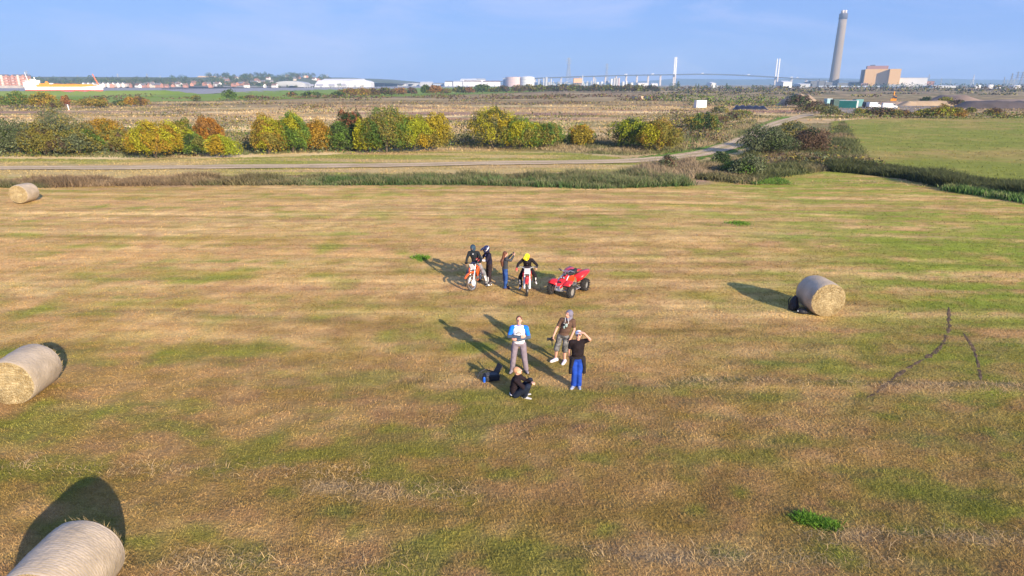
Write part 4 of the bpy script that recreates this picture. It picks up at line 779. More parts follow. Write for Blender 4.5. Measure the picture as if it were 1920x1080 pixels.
for i, (a, b, yt, Y, lb, m, rm) in enumerate((
 (765, 785, 154.5, 2350, 'small pale shed left of the blue-roofed works', palegrey, slate), (788, 810, 153, 2300, 'pale grey shed by the white terminal sheds', palegrey, white), (834, 848, 151.5, 2250, 'short white terminal shed with dark roof edge', white, slate), (850, 867, 151, 2250, 'second short white terminal shed', white, palegrey),
 (869, 902, 150.8, 2250, 'longer white terminal shed with brown roof', white, tilem), (905, 938, 151.2, 2250, 'longest white terminal shed next to the tanks', white, tilem), (863, 893, 147.5, 2500, 'white raised roof behind the terminal sheds', white, white), (884, 910, 146.8, 2520, 'tall white roof behind the longer terminal shed', white, palegrey),
 (1196, 1215, 154.5, 2300, 'low white shed between the bridge piers', white, palegrey), (1222, 1233, 155.5, 2300, 'tiny white shed by the third bridge pier', white, white), (1334, 1342, 154, 1500, 'tiny white shed past the thin poplars', white, white), (1468, 1484, 151.5, 1500, 'bright white shed cluster behind the scrub near the chimney', white, white),
 (1516, 1535, 153, 2100, 'dark grey building before the chimney', darksteel, slate), (1750, 1792, 160, 1500, 'long low white shed with grey bays east of the power station', palegrey, white), (1688, 1700, 163, 1300, 'grey shed roof at the foot of the white hall', palegrey, palegrey), (720, 742, 155, 2300, 'low bluish works building past the white warehouses', mat('bluegrey_cladding', (.3, .36, .45), .7), slate),
 (697, 718, 155.5, 2200, 'low pinkish works building past the white warehouses', mat('pink_cladding', (.5, .38, .36), .7), slate), (745, 762, 155.6, 2250, 'low grey works building before the small pale shed', palegrey, slate), (812, 832, 155.4, 2300, 'small bluish building left of the terminal sheds', mat('bluegrey_cladding'), slate), (1500, 1516, 156.5, 1700, 'low pale shed in front of the chimney approach', palegrey, white))):
    shed(a, b, yt, Y, lb, m, rm, eave=.8)
# storage tanks
def tank(px, wpx, ytop, Y, label, m=white, dome=.12, shade=None):
    r_ = (X_at(px + wpx / 2, Y) - X_at(px - wpx / 2, Y)) / 2; H = Zt(ytop, Y); t = thing('storage_tank', label, 'tank', (X_at(px, Y), Y, 0)); hs = H * (1 - dome)
    MB().lathe([(r_, 0), (r_, hs)], n=28).build('shell', m, t, smooth=False); MB().lathe([(r_ * 1.01, hs), (r_ * 1.01, hs + .5), (r_ * .6, H - .3 * (H - hs)), (.5, H)], n=28).build('roof', m, t)
    for k in range(2): MB().lathe([(r_ * 1.004, hs * (.4 + k * .35)), (r_ * 1.012, hs * (.42 + k * .35)), (r_ * 1.004, hs * (.44 + k * .35))], n=28).build('stiffening_ring', palegrey, t)
    return t
pink = mat('faded_pink_paint', (.55, .42, .40), .7, .06, .05)
tank(965, 34, 143.8, 2100, 'wide pinkish storage tank, first of two big tanks below the sky', pink, .06); tank(989, 26, 142.3, 2080, 'white domed storage tank beside the pinkish one', white, .14)
shed(943, 956, 146, 2130, 'grey tower block against the side of the pinkish tank', mat('bluegrey_cladding'), slate, eave=.95, d=20)
for px, w, yt, Y, lb in ((1829, 15, 159.2, 1250, 'white oil tank before the blue hills, widest of three'), (1854, 12, 158.5, 1300, 'white oil tank with a small vent on top'), (1902, 17, 160, 1150, 'white oil tank under the cluster of power pylons'), (1870, 14, 164, 1200, 'low white oil tank between two taller ones'), (1184, 6, 154.5, 2400, 'small round tank under the bridge'), (1120, 6, 153.5, 2400, 'small white refinery tank'), (1128, 5, 152.5, 2450, 'second small white refinery tank'), (1138, 6, 153, 2400, 'third refinery tank beside the silos'), (1168, 5, 152.5, 2400, 'tiny white tank east of the silos'), (1174, 4, 151.5, 2450, 'tiny tank next to a bridge pier')): tank(px, w, yt, Y, lb)
# refinery: silos, columns, orange shed
for i, (px, w, yt, lb) in enumerate(((1146, 4, 147, 'bright narrow silo, first in the silo row'), (1151, 4, 145.5, 'tall silo, second in the row'), (1156, 4, 146.5, 'grey silo in the middle of the row'), (1160, 3.5, 145.4, 'pinkish silo near the end of the row'), (1116, 2.5, 146.5, 'thin refinery column with a pointed top'), (1019, 3, 146, 'thin white process column beside the big tanks'), (1024, 5, 144, 'fat white process column, tallest beside the big tanks'), (1010, 3, 148, 'short white process column'), (1033, 3, 147, 'white process column with grey top'), (1092, 1.3, 140, 'slim white flare stack next to the orange building'), (1053, 1.2, 144.5, 'slim flare stack west of the orange building'))):
    Y = 2350; r_ = w / 2 / 1260 * Y; H = Zt(yt, Y); t = thing('process_column' if i > 3 else 'silo', lb, 'silo' if i < 4 else 'column', (X_at(px, Y), Y, 0)); MB().lathe([(r_, 0), (r_, H * .93)], n=12).build('shell', pink if i in (3,) else (white if i in (0, 9) else palegrey), t); MB().lathe([(r_, H * .93), (r_ * .2, H)], n=12).build('cone_top', palegrey, t)
scaff = MB(); rr2 = random.Random(3)
t = thing('refinery_pipework', 'tangle of pale pipes and steel frames between the tanks and silos', 'refinery', (X_at(1060, 2380), 2380, 0))
for i in range(46):
    x = rr2.uniform(-115, 190); h = rr2.uniform(5, 19) * (1 if abs(x + 70) > 30 else 1.3); w = rr2.uniform(2, 8); (MB().box((x, rr2.uniform(-10, 10), h / 2), (w, 6, h))).build('pipe_frame', (palegrey, palegrey, steel, mat('bluegrey_cladding'))[i % 4], t)
MB().box((0, -4, 3), (320, 2, 1)).box((-40, -4, 12), (110, 2, 1.2)).build('pipe_bridge', darksteel, t)
t = thing('orange_building', 'tan-orange cube building raised on legs beside the flare stack', 'building', (X_at(1083, 2300), 2300, 0)); om = mat('tan_cladding', (.62, .36, .19), .7, .05, .05)
MB().box((0, 10, 18.5), (29, 24, 14)).build('wall', om, t); MB().box((0, 10, 26.2), (31, 26, 1.4), taper=(.8, .8)).build('roof', om, t)
for i in range(4): MB().box((-12 + i * 8, 0, 5.8), (2.6, 2.6, 11.4)).build('leg', concrete, t)
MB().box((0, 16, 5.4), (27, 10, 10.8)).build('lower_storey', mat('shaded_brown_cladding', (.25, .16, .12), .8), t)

# lattice pylons
def pylon_mesh(H, W, arms, r, taper=.12, nsec=8):
    m = MB(); zs = [H * (1 - (1 - i / nsec) ** 1.3) for i in range(nsec + 1)]
    def wd(z): return W * (1 - z / H) ** 1.15 + W * taper * .5
    for i in range(nsec):
        a, b = wd(zs[i]) / 2, wd(zs[i + 1]) / 2; z0, z1 = zs[i], zs[i + 1]; ca = [(-a, -a), (a, -a), (a, a), (-a, a)]; cb = [(-b, -b), (b, -b), (b, b), (-b, b)]
        for k in range(4): m.cyl((*ca[k], z0), (*cb[k], z1), r, n=4, cap=False); j = (k + 1) % 4; m.cyl((*ca[k], z0), (*cb[j], z1), r * .6, n=3, cap=False); m.cyl((*ca[j], z0), (*cb[k], z1), r * .6, n=3, cap=False)
    me = m.mesh('tower', steel); am = []
    for (z, w) in arms: a = MB(); b = wd(z) / 2; [a.cyl((0, y, z + dz), (s * w, 0, z), r * .8, n=4, cap=False) for s in (-1, 1) for y, dz in ((-b, 0), (b, 0), (0, H * .025))]; am.append(a.mesh('cross_arm', steel))
    return me, am
def pylon(proto, x, Y, label, name='power_pylon', s=1, rz=.4, group=None, z=0):
    t = thing(name, label, 'pylon', (x, Y, z), rz, group); t.scale = (s, s, s); obj('tower', proto[0], t); [obj('cross_arm', a, t) for a in proto[1]]; return t
big = pylon_mesh(150, 26, [(118, 18), (132, 22), (143, 15)], 1.1, .25, 12); sm_ = pylon_mesh(48, 9, [(30, 8), (37, 10), (44, 7)], .38, .2, 6)
for px, yt, lb in ((1065.5, 108, 'very tall lattice crossing tower, taller of the two'), (1136.5, 119, 'tall lattice crossing tower above the silos')):
    Y = 3600 if px < 1100 else 4300; pylon(big, X_at(px, Y), Y, lb, 'crossing_tower', s=Zt(yt, Y) / 150)
for i, (px, yt, Y, lb) in enumerate(((1739, 139, 2600, 'faint pylon just above the white hall edge'), (1763, 146, 2600, 'pylon past the red-brown block'), (1781, 149, 2900, 'smaller faint pylon before the blue hills'), (1822, 140, 1750, 'pylon standing behind the widest oil tank'), (1818, 150, 2600, 'faint pylon close behind a nearer one'), (1880, 144, 1600, 'pylon at the start of the cluster above the last oil tank'), (1893, 137, 1500, 'tallest pylon of the cluster'), (1903, 134, 1450, 'pylon in the middle of the cluster above the oil tank'), (1912, 134, 1420, 'pylon with wide arms in the cluster'), (1919, 139, 1400, 'pylon cut by the photo edge'), (1899, 147, 1800, 'smaller pylon seen between the cluster pylons'), (1887, 149, 1900, 'low pylon behind the cluster'),
  (279, 138, 2500, 'faint pylon above the far bank trees past the terrace'), (303, 142, 2900, 'second faint pylon above the far bank trees'), (224, 138, 2500, 'faint pylon above the trees behind the bow'), (149, 141, 2700, 'faint pylon over the trees behind the ship deck'), (55, 132, 2300, 'faint pylon behind the ship mast'), (615, 139, 2600, 'faint pylon above the white warehouse'))):
    pylon(sm_, X_at(px, Y), Y, lb, s=Zt(yt, Y) / 48, rz=.3 + i * .2)

# cable-stayed bridge
t = thing('cable_stayed_bridge', 'long cable-stayed bridge with white pylons across the estuary', 'bridge', (0, 0, 0))
DP = [(930, 153.5, 3050), (1000, 147.2, 3080), (1040, 145.3, 3100), (1110, 143, 3150), (1170, 141.3, 3200), (1265, 139.8, 3280), (1300, 139.1, 3310), (1330, 139.2, 3330), (1380, 140.6, 3370), (1456, 144.8, 3430), (1500, 147.5, 3460), (1540, 149.8, 3500), (1600, 152.2, 3550), (1660, 154.0, 3600), (1720, 156.5, 3650)]
dp_ = [at(*p) for p in DP]; dsm = smooth_path(dp_, 6); wv = 13; rws = []
for i, p in enumerate(dsm): rws.append([(p.x, p.y - wv, p.z - 3.0), (p.x, p.y - wv, p.z + 2.0), (p.x, p.y + wv, p.z + 2.0), (p.x, p.y + wv, p.z - 3.0), (p.x, p.y - wv, p.z - 3.0)])
MB().grid(rws).build('deck', mat('bridge_deck_steel', (.028, .032, .045), .6, .05), t)
def deck_z(px): return float(np.interp(px, [p[0] for p in DP], [q.z for q in dp_])), float(np.interp(px, [p[0] for p in DP], [p[2] for p in DP]))
pc = mat('pier_concrete', (.5, .44, .40), .8, .05)
for px in (1003, 1052, 1087, 1113, 1135, 1155, 1174, 1194, 1215, 1238, 1483.5, 1511, 1532, 1548):
    z, Y = deck_z(px); x = X_at(px, Y, z / 2); MB().box((x, Y - 7, (z - 2) / 2), (5.5 if px < 1300 else 4, 4, z - 2)).box((x, Y + 7, (z - 2) / 2), (5.5 if px < 1300 else 4, 4, z - 2)).build('pier', pc, t)
for px, yt in ((1265, 107), (1456, 110)):
    z, Y = deck_z(px); H = Zt(yt, Y); x = X_at(px, Y, z)
    for s in (-1, 1): MB().box((x, Y + s * 15.5, (z + H) / 2), (6.5, 4.5, H - z), taper=(.8, .8)).build('pylon_mast', white, t); MB().box((x, Y + s * 15.5, z / 2), (6.5, 5, z)).build('pylon_leg', pc, t)
    MB().box((x, Y, z - 4), (5, 28, 4)).build('crossbeam', pc, t)
    for s in (-1, 1):
        cb = MB()
        for k in range(1, 12):
            for sd2 in (-1, 1): cb.cyl((x, Y + s * 15, z + (H - z) * (.35 + .055 * k)), (x + sd2 * k * 19, Y + s * 13, z + 1.5), .07, n=3, cap=False)
        o = cb.build('stay_cables', steel, t); o['kind'] = 'stuff'
for px, l, lb in ((1173, 16, 'white lorry on the bridge deck before the first pylon, nearer the silos'), (1223, 14, 'white lorry on the bridge just before the first pylon'), (1316, 12, 'white lorry at the crest of the bridge'), (1402, 12, 'white lorry on the bridge before the second pylon'), (1483, 14, 'white lorry on the bridge past the second pylon'), (1494, 12, 'grey lorry close behind the white one past the second pylon')):
    z, Y = deck_z(px); tt = thing('lorry', lb, 'lorry', (X_at(px, Y, z), Y - 8, z + 2.05)); MB().box((1.5, 0, 2.6), (l - 4, 2.6, 3.4)).build('trailer', palegrey if 'grey' in lb[:5] else white, tt); MB().box((-l / 2 + 1.2, 0, 2.1), (2.6, 2.5, 2.8), taper=(.8, 1)).build('cab', white, tt)
    for wx in (-l / 2 + 1.2, l / 2 - 3, l / 2 - 1.5): MB().cyl((wx, -1.3, .5), (wx, 1.3, .5), .5, n=8).build('wheel', darksteel, tt)

# power station: chimney, boiler house, turbine hall
Y = 1950; t = thing('chimney', 'tall tapering concrete power station chimney with dark cap and white flues', 'chimney', (X_at(1562, Y), Y, 0)); H = Zt(25, Y) - .5
zc = H - (Zt(25, Y) - Zt(36, Y)); r0, r1 = 13.2, 10.6
def rz_(z): return r0 + (r1 - r0) * (z / H) ** .8
MB().lathe([(r0 + 1.2, 0), (r0, 8)] + [(rz_(z), z) for z in np.linspace(20, zc, 9)], n=40).build('shaft', concrete, t, smooth=True)
MB().lathe([(rz_(zc) + .35, zc), (rz_(H) + .6, H - 1), (rz_(H) + .3, H)], n=40).build('cap_band', mat('dark_chimney_band', (.085, .09, .12), .8, .1, .1), t, smooth=True)
fl = MB().lathe([(3.4, 0), (3.6, 8.5), (3.0, 9.5)], n=16).mesh('flue', mat('flue_grey', (.55, .5, .47), .6, .1, .2), True)
for a in range(4): obj('flue', fl, t, loc=(5 * math.cos(a * 1.57 + .6), 5 * math.sin(a * 1.57 + .6), H - 1))
beige = mat('beige_cladding', (0.58, 0.36, 0.14), 0.75, 0.04, 0.02, stretch=(1, 1, .1)); brownc = mat('brown_cladding', (0.30, 0.15, 0.12), 0.8, .06, .03)
Y = 1850; RZ = R(-24.5); zt = Zt(129.3, 1840); w = 57.5; w2 = 26.5
t = thing('boiler_house', 'huge beige windowless power station block with brown rooftop storey', 'building', (X_at(1640, Y), Y, 0), RZ)
MB().box((0, 45, zt / 2), (w, 90, zt)).build('wall', beige, t); MB().box((-w / 2 - 3.0, 60, zt * .49), (6, 60, zt * .98)).build('shaded_side', mat('shaded_side_cladding', (.09, .06, .06), .85), t)  # dark slab on the left, that face's shade put into its colour
MB().box((2, 55, zt + 4.6), (w * .90, 50, 9.0)).build('rooftop_storey', brownc, t); MB().box((-10, 50, zt + 10.4), (12, 14, 3)).build('vent_house', darksteel, t)
MB().box((w / 2 + w2 / 2 + .2, 20, zt * .995 / 2), (w2, 78, zt * .995)).build('stair_block', beige, t)
MB().box((-w / 2 + 2, -6, 5), (16, 8, 10)).build('entrance_block', brownc, t)
MB().box((w / 2 + 22, -26, 3.4), (40, 8, 6.8)).build('front_annex', palegrey, t)
t = thing('turbine_hall', 'long plain white hall attached to the beige power station', 'building', (X_at(1709, 1822), 1822, 0), RZ); hx = 71; hz = Zt(146.2, 1822)
MB().box((0, 50, hz / 2), (hx, 80, hz)).build('wall', white, t); MB().box((0, 50, hz + .5), (hx + 1, 81, 1)).build('roof_edge', palegrey, t)
t = thing('switch_house', 'red-brown box building at the end of the white hall', 'building', (X_at(1743, 1860), 1860, 0), RZ); MB().box((0, 20, 7.5), (19, 40, 15)).build('wall', brownc, t); MB().box((0, 20, 15.3), (20, 41, .7)).build('roof_edge', tilem, t)
t = thing('coal_conveyor', 'dark steel frames and low dark blocks around the foot of the chimney', 'plant', (X_at(1560, 1920), 1920, 0))
for x, w, h in ((-52, 40, 16), (-20, 20, 13), (25, 40, 11), (60, 36, 13), (88, 20, 8), (-75, 16, 9)): MB().box((x, -14, h / 2), (w, 14, h)).build('block', darksteel if w > 18 else mat('bluegrey_cladding'), t)
MB().cyl((70, -20, 8), (98, -20, 36), 2.2, n=6).cyl((-50, -24, 0), (-50, -24, 22), .9, n=6).build('conveyor_arm', darksteel, t)
MB().box((20, -80, 1.6), (190, 4, 3.2)).build('boundary_wall', mat('bluegrey_cladding'), t)

# ------------------------------------------------------------------ yard and marsh things
def container(px0, px1, base, label, m, rz=.15, Lc=6.1, endm=None):
    X, Y = G((px0 + px1) / 2, base); t = thing('shipping_container', label, 'container', (X, Y, 0.1), rz)
    b = MB().box((0, 0, 1.3), (Lc, 2.44, 2.5))
    for i in range(int(Lc / .3)): b.box((-Lc / 2 + .15 + i * .3, -1.24, 1.3), (.14, .05, 2.2))
    b.build('body', m, t); MB().box((Lc / 2 + .03, 0, 1.3), (.05, 2.2, 2.3)).build('door', endm or m, t); MB().box((Lc / 2 + .09, .3, 1.3), (.05, .06, 2.2)).box((Lc / 2 + .09, -.3, 1.3), (.05, .06, 2.2)).build('locking_bar', steel, t)
    MB().box((0, 0, 2.6), (Lc + .04, 2.5, .1)).build('roof', endm or m, t); return t
gc = mat('green_container_paint', (.03, .20, .17), .5, .08, .4); gd = mat('dark_green_container_paint', (.02, .07, .07), .5, .1, .4)
container(1302, 1323, 202.5, 'plain white container box standing alone in the marsh', white, rz=.12, Lc=3.9, endm=white)
container(1580, 1600, 203, 'turquoise green container with white end, in the yard', gc, rz=-.68, Lc=5.8, endm=white); container(1560, 1580, 200, 'dark green container behind the turquoise one', gd, .12, 5.0); container(1549, 1554, 198, 'pale blue site cabin with white frame', mat('pale_blue_paint', (.28, .5, .55), .5), .1, 2.2, white)
container(1603, 1611, 200, 'small blue-green container past the turquoise one', mat('bluegreen_paint', (.08, .24, .26), .5), .1, 3.0)
def small_van(px, base, label, m, rz):
    X, Y = G(px, base); t = thing('van', label, 'van', (X, Y, .12), rz); M_ = None
    MB().extrude([(-2.4, .4), (2.3, .4), (2.4, .95), (1.9, 1.15), (1.2, 1.95), (-2.3, 2.05), (-2.45, 1.2)], 1.85).build('body', m, t, bevel=.08); 
    MB().extrude([(1.26, 1.25), (1.8, 1.22), (1.2, 1.86), (.6, 1.86)], 1.88).build('window', glassm, t)
    MB().box((1.62, 0, 1.55), (.06, 1.5, .62), rot=(0, -.72, 0)).build('windscreen', glassm, t)
    for sx in (-1.55, 1.55):
        for sy in (-.85, .85): w_ = MB().cyl((sx, sy - .11, .36), (sx, sy + .11, .36), .36, n=14).build('wheel', darksteel, t); MB().cyl((sx, sy - .13, .36), (sx, sy + .13, .36), .2, n=10).build('rim', steel, w_)
    return t
small_van(1637, 203, 'white van parked beside the excavator in the yard', white, .2); small_van(1667, 205, 'larger white van below the orange excavator arm', white, -.3); small_van(1630, 202.5, 'dark car-sized van half hidden behind the first white van', mat('dark_grey_paint', (.05, .055, .07), .3), .1)
# excavator
X, Y = G(1674, 194); t = thing('excavator', 'orange excavator with raised curled arm beyond the white van', 'excavator', (X, Y, .1), R(-118)); ex = mat('digger_orange', (.75, .30, .03), .5, .1, .5)
for s in (-1, 1): MB().extrude([(-1.9, .35), (-1.5, 0), (1.5, 0), (1.9, .35), (1.6, .85), (-1.6, .85)], .5, Matrix.Translation((0, s * 1.0, 0))).build('track', darksteel, t)
MB().box((-.3, 0, 1.5), (3.2, 2.3, 1.1)).build('body', ex, t); cbn = MB().box((.6, .7, 2.4), (1.5, .9, 1.5), taper=(.85, .9)).build('cab', ex, t); MB().box((.75, .7, 2.55), (1.35, .94, .8)).build('window', glassm, cbn)
MB().tube([(1, -.2, 1.8), (2.0, -.2, 4.4), (3.2, -.2, 5.0)], [.28, .3, .22], 6).build('boom', ex, t); MB().tube([(3.2, -.2, 5.0), (4.0, -.2, 3.4)], [.22, .16], 6).build('dipper', ex, t); MB().extrude([(3.7, 3.4), (4.3, 3.3), (4.4, 2.6), (3.8, 2.4), (3.5, 2.8)], .9, Matrix.Translation((0, -.2, 0))).build('bucket', darksteel, t)
# black wrapped pile
X, Y = G(1409, 206); t = thing('silage_clamp', 'long low pile under shiny black sheeting in the rough grass', 'pile', (X, Y + 1, 0)); m = MB(); rws = []
for i in range(25):
    x = -5.8 + i * 11.6 / 24; e = min(1, (i + .2) / 2, (24.2 - i) / 3); hh = (1.45 - .25 * i / 24 + .18 * math.sin(i * 1.3)) * e; rws.append([(x, 1.9 * math.cos(a) * (.6 + .4 * e), hh * math.sin(a) + .02 * math.sin(i * 2 + a * 6)) for a in np.linspace(0, math.pi, 9)])
m.grid(rws).build('sheeting', mat('black_plastic', (.012, .014, .03), .3, .2, 1.5, bump=.4, bscale=3), t, smooth=True); tyre_ = MB().lathe([(.22, -.08), (.34, -.08), (.36, 0), (.34, .08), (.22, .08)], n=12).mesh('tyre', darksteel)
for i in range(6): obj('tyre', tyre_, t, loc=(-4.6 + i * 1.7, -.1, 1.42 - .03 * i))
# dark bins and a tan one, in a row by the thicket
for i, (px, c, lb) in enumerate(((1187, (.02, .03, .05), 'dark blue-black crate, first in the row by the thicket'), (1193, (.03, .035, .04), 'charcoal crate next to the first in the row by the thicket'), (1203, (.55, .36, .24), 'tan crate in the middle of the dark row'), (1209, (.02, .03, .06), 'navy crate just past the tan one'), (1215, (.02, .03, .05), 'black crate between the navy and the maroon ones'), (1222, (.22, .08, .06), 'maroon crate near the end of the row'), (1227, (.03, .03, .035), 'black crate ending the row at the thicket'))):
    X, Y = G(px, 187.8); t = thing('crate', lb, 'crate', (X, Y, 0), .1 * (i % 3)); m_c = mat('crate_paint_%d' % i, c, .6); MB().box((0, 0, 1.0), (1.45, 1.4, 1.9)).build('body', m_c, t); MB().box((0, 0, 2.0), (1.55, 1.5, .1)).build('lid', m_c, t)
# white leaning post
X, Y = G(130, 208); t = thing('marker_post', 'short white leaning marker post in the marsh before the red bush', 'post', (X, Y, 0)); t.rotation_euler = (0, -.12, 0); MB().cyl((0, 0, 0), (0, 0, 2.0), .17, .17, 12).build('post', white, t); MB().cyl((0, 0, 0), (0, 0, .25), .2, n=12).build('base_band', mat('faded_red', (.4, .16, .12), .7), t); MB().lathe([(.17, 2.0), (.19, 2.02), (.1, 2.1)], n=12).build('cap', white, t)
# earth mounds
earth = mat('spoil_earth', (.27, .19, .14), .95, .25, .12, bump=.6, bscale=.8); earth_shaded = mat('shaded_spoil_earth', (.075, .06, .06), .95, .3, .15, bump=.6, bscale=.8)  # second earth is the heap's shade as a darker colour
def mound(name, px0, px1, base, ytop, depth, m, label, seed, prof=None):
    a = G(px0, base); b = G(px1, base); n = 60; Hm = at((px0 + px1) / 2, ytop, a[1] + depth * .4).z; rws = []
    for i in range(n + 1):
        u = i / n; row = []; x = a[0] + (b[0] - a[0]) * u; y = a[1] + (b[1] - a[1]) * u; e = min(1, u * 7, (1 - u) * 7) if prof is None else prof(u)
        for j in range(9):
            v = j / 8; hh = Hm * e * min(1, v / .35, (1 - v) / .25) ** .8 * (.75 + .5 * float(fbm(np.array(u * 9 + seed), np.array(v * 2.0), 3))); row.append((x, y + depth * v, hh + .02))
        rws.append(row)
    o = MB().grid(rws).build(name, m, smooth=True); return tag(o, label, 'mound')
mound('spoil_heap', 1772, 2040, 198, 181, 30, earth, 'broad pale brown spoil heap with gentle peak east of the yard', 3, lambda u: min(1, u * 5) * (.55 + .75 * math.exp(-((u - .22) / .1) ** 2)))
mound('heap_shaded_front', 1806, 2060, 204, 190, 12, earth_shaded, 'long flat-topped shaded front of the pale spoil heap, coloured dark', 8)  # the heap's front in shade, added as a dark-coloured mound
mound('earth_mound', 1478, 1552, 200, 176, 16, mat('grassy_earth', (.30, .22, .15), .95, .3, .2, bump=.5), 'pale brown rounded earth mound behind the dark scrub', 5, lambda u: math.sin(u * math.pi) ** .8)
mound('rubble_ridge', 1640, 1770, 197.5, 191, 8, earth, 'low light ridge of rubble behind the parked vans', 12)
mound('earth_bank', 1690, 1830, 199, 190, 6, mat('sandy_earth', (.34, .25, .16), .95, .2, .2, bump=.5), 'low sandy bank before the spoil heap', 14)

# ------------------------------------------------------------------ round bales
def bale_mats():
    w = mat('net_wrap', (0.43, 0.355, 0.275), rough=0.65, var=0.30, scale=1.6, bump=0.35, bscale=14, spec=0.35); nt = w.node_tree
    b = nt.nodes['Principled BSDF']; tcn = nt.nodes['Texture Coordinate']; wv = nt.nodes.new('ShaderNodeTexWave'); wv.bands_direction = 'Y'; wv.inputs['Scale'].default_value = 7.0; wv.inputs['Distortion'].default_value = 1.6; wv.inputs['Detail'].default_value = 3; wv.inputs['Detail Scale'].default_value = 3
    nt.links.new(tcn.outputs['Object'], wv.inputs['Vector']); src = b.inputs['Base Color'].links[0].from_socket; mx = nt.nodes.new('ShaderNodeMix'); mx.data_type = 'RGBA'; mx.inputs[7].default_value = (0.33, 0.25, 0.13, 1)
    mr = nt.nodes.new('ShaderNodeMapRange'); mr.inputs['From Min'].default_value = .45; mr.inputs['To Max'].default_value = .65; nt.links.new(wv.outputs['Fac'], mr.inputs['Value']); nt.links.new(mr.outputs[0], mx.inputs[0]); nt.links.new(src, mx.inputs[6]); nt.links.new(mx.outputs[2], b.inputs['Base Color'])
    f = mat('bale_straw', (0.36, 0.29, 0.17), rough=0.9, var=0.35, scale=5, bump=1.0, bscale=22, spec=0.15); nt = f.node_tree; b = nt.nodes['Principled BSDF']; tcn = nt.nodes['Texture Coordinate']
    wv = nt.nodes.new('ShaderNodeTexWave'); wv.wave_type = 'RINGS'; wv.rings_direction = 'Y'; wv.inputs['Scale'].default_value = 3.6; wv.inputs['Distortion'].default_value = 7; wv.inputs['Detail'].default_value = 4; wv.inputs['Detail Scale'].default_value = 2.2
    nt.links.new(tcn.outputs['Object'], wv.inputs['Vector']); src = b.inputs['Base Color'].links[0].from_socket; mx = nt.nodes.new('ShaderNodeMix'); mx.data_type = 'RGBA'; mx.inputs[7].default_value = (0.25, 0.18, 0.085, 1)
    mr = nt.nodes.new('ShaderNodeMapRange'); mr.inputs['From Min'].default_value = .45; mr.inputs['To Max'].default_value = .75; nt.links.new(wv.outputs['Fac'], mr.inputs['Value']); nt.links.new(mr.outputs[0], mx.inputs[0]); nt.links.new(src, mx.inputs[6]); nt.links.new(mx.outputs[2], b.inputs['Base Color'])
    return w, f
WR, ST = bale_mats()
def bale(x, y, rz, label, Rb=0.69, Lb=1.22, seed=0, wrap=None):
    t = thing('round_bale', label, 'bale', (x, y, 0), rz, 'round straw bales in the mown field'); n = 64; m = 26
    def pt(i, v, r):
        a = 2 * math.pi * i / n; f = float(fbm(np.array(math.cos(a) * 1.5 + seed + 5), np.array(math.sin(a) * 1.5 + v * 2 + 9), 4)) - .5
        rr_ = r * (1 + 0.07 * f + 0.006 * math.sin(v * 60 + 5 * f)); z = rr_ * math.sin(a) * .985; z = max(z, -r * 0.955); return (rr_ * math.cos(a), v, z + Rb * .955 - 0.01)
    rws = [[pt(i, -Lb / 2 + Lb * k / m, Rb * (1 - 0.045 * abs(2 * k / m - 1) ** 6)) for i in range(n + 1)] for k in range(m + 1)]
    MB().grid(rws).build('net_wrap', wrap or WR, t, smooth=True)
    for s in (-1, 1):
        rws = []
        for k in range(15):
            u = 1 - k / 14; row = []
            for i in range(n + 1):
                p = pt(i, s * Lb / 2, Rb * .955); a = 2 * math.pi * i / n; c = Rb * .955 - .01; bulge = .055 * (1 - u * u) + .05 * (float(fbm(np.array(p[0] * u * 7 + seed), np.array((p[2] - c) * u * 7), 3)) - .5) * min(1, (1 - u) * 8) + .012 * math.sin(u * 40 + a)* min(1, (1 - u) * 8)
                row.append((p[0] * u, p[1] + s * bulge, c + (p[2] - c) * u))
            rws.append(row)
        MB().grid(rws).build('straw_face', ST, t, smooth=True)
        nb = 900; r_ = Rb * .95 * np.sqrt(rng.random(nb)); a_ = rng.random(nb) * 6.283; px_ = r_ * np.cos(a_); pz_ = r_ * np.sin(a_) * .97 + Rb * .945; ta = a_ + np.pi / 2 + rng.normal(0, .7, nb); ln = .05 + .09 * rng.random(nb)
        d = np.stack([np.cos(ta) * ln, s * (.02 + .05 * rng.random(nb)), np.sin(ta) * ln], -1); P = np.stack([px_, np.full(nb, s * (Lb / 2 + .03)), pz_], -1); w_ = np.stack([-np.sin(ta), 0 * ta, np.cos(ta)], -1) * .006
        P[:, 2] = np.maximum(P[:, 2], .03); V = np.stack([P - w_, P + w_, P + d], 1).reshape(-1, 3); cc = mixc(np.broadcast_to(C(.46, .37, .21), (nb, 3)).copy(), C(.30, .20, .08), rng.random(nb))
        o = obj('loose_straw', npmesh('loose_straw', V, np.arange(3 * nb).reshape(nb, 3), bladem, np.repeat(cc, 3, 0)), t); o['kind'] = 'stuff'
    return t
bale(11.98, 23.62, R(4), 'round bale with two black bags leaning on its shaded side, alone right of the quad', seed=1)
bale(-13.9, 16.62, R(5), 'round bale cut by the photo edge, its shadow hidden behind it', Rb=.68, Lb=1.32, seed=2)
bale(-7.5, 8.72, R(1), 'closest round bale in the bottom corner with a wide shadow behind it', Rb=.68, Lb=1.3, seed=3)
bale(-36.75, 48.1, R(3), 'distant small round bale near the reedy ditch', Rb=.70, Lb=1.35, seed=4)

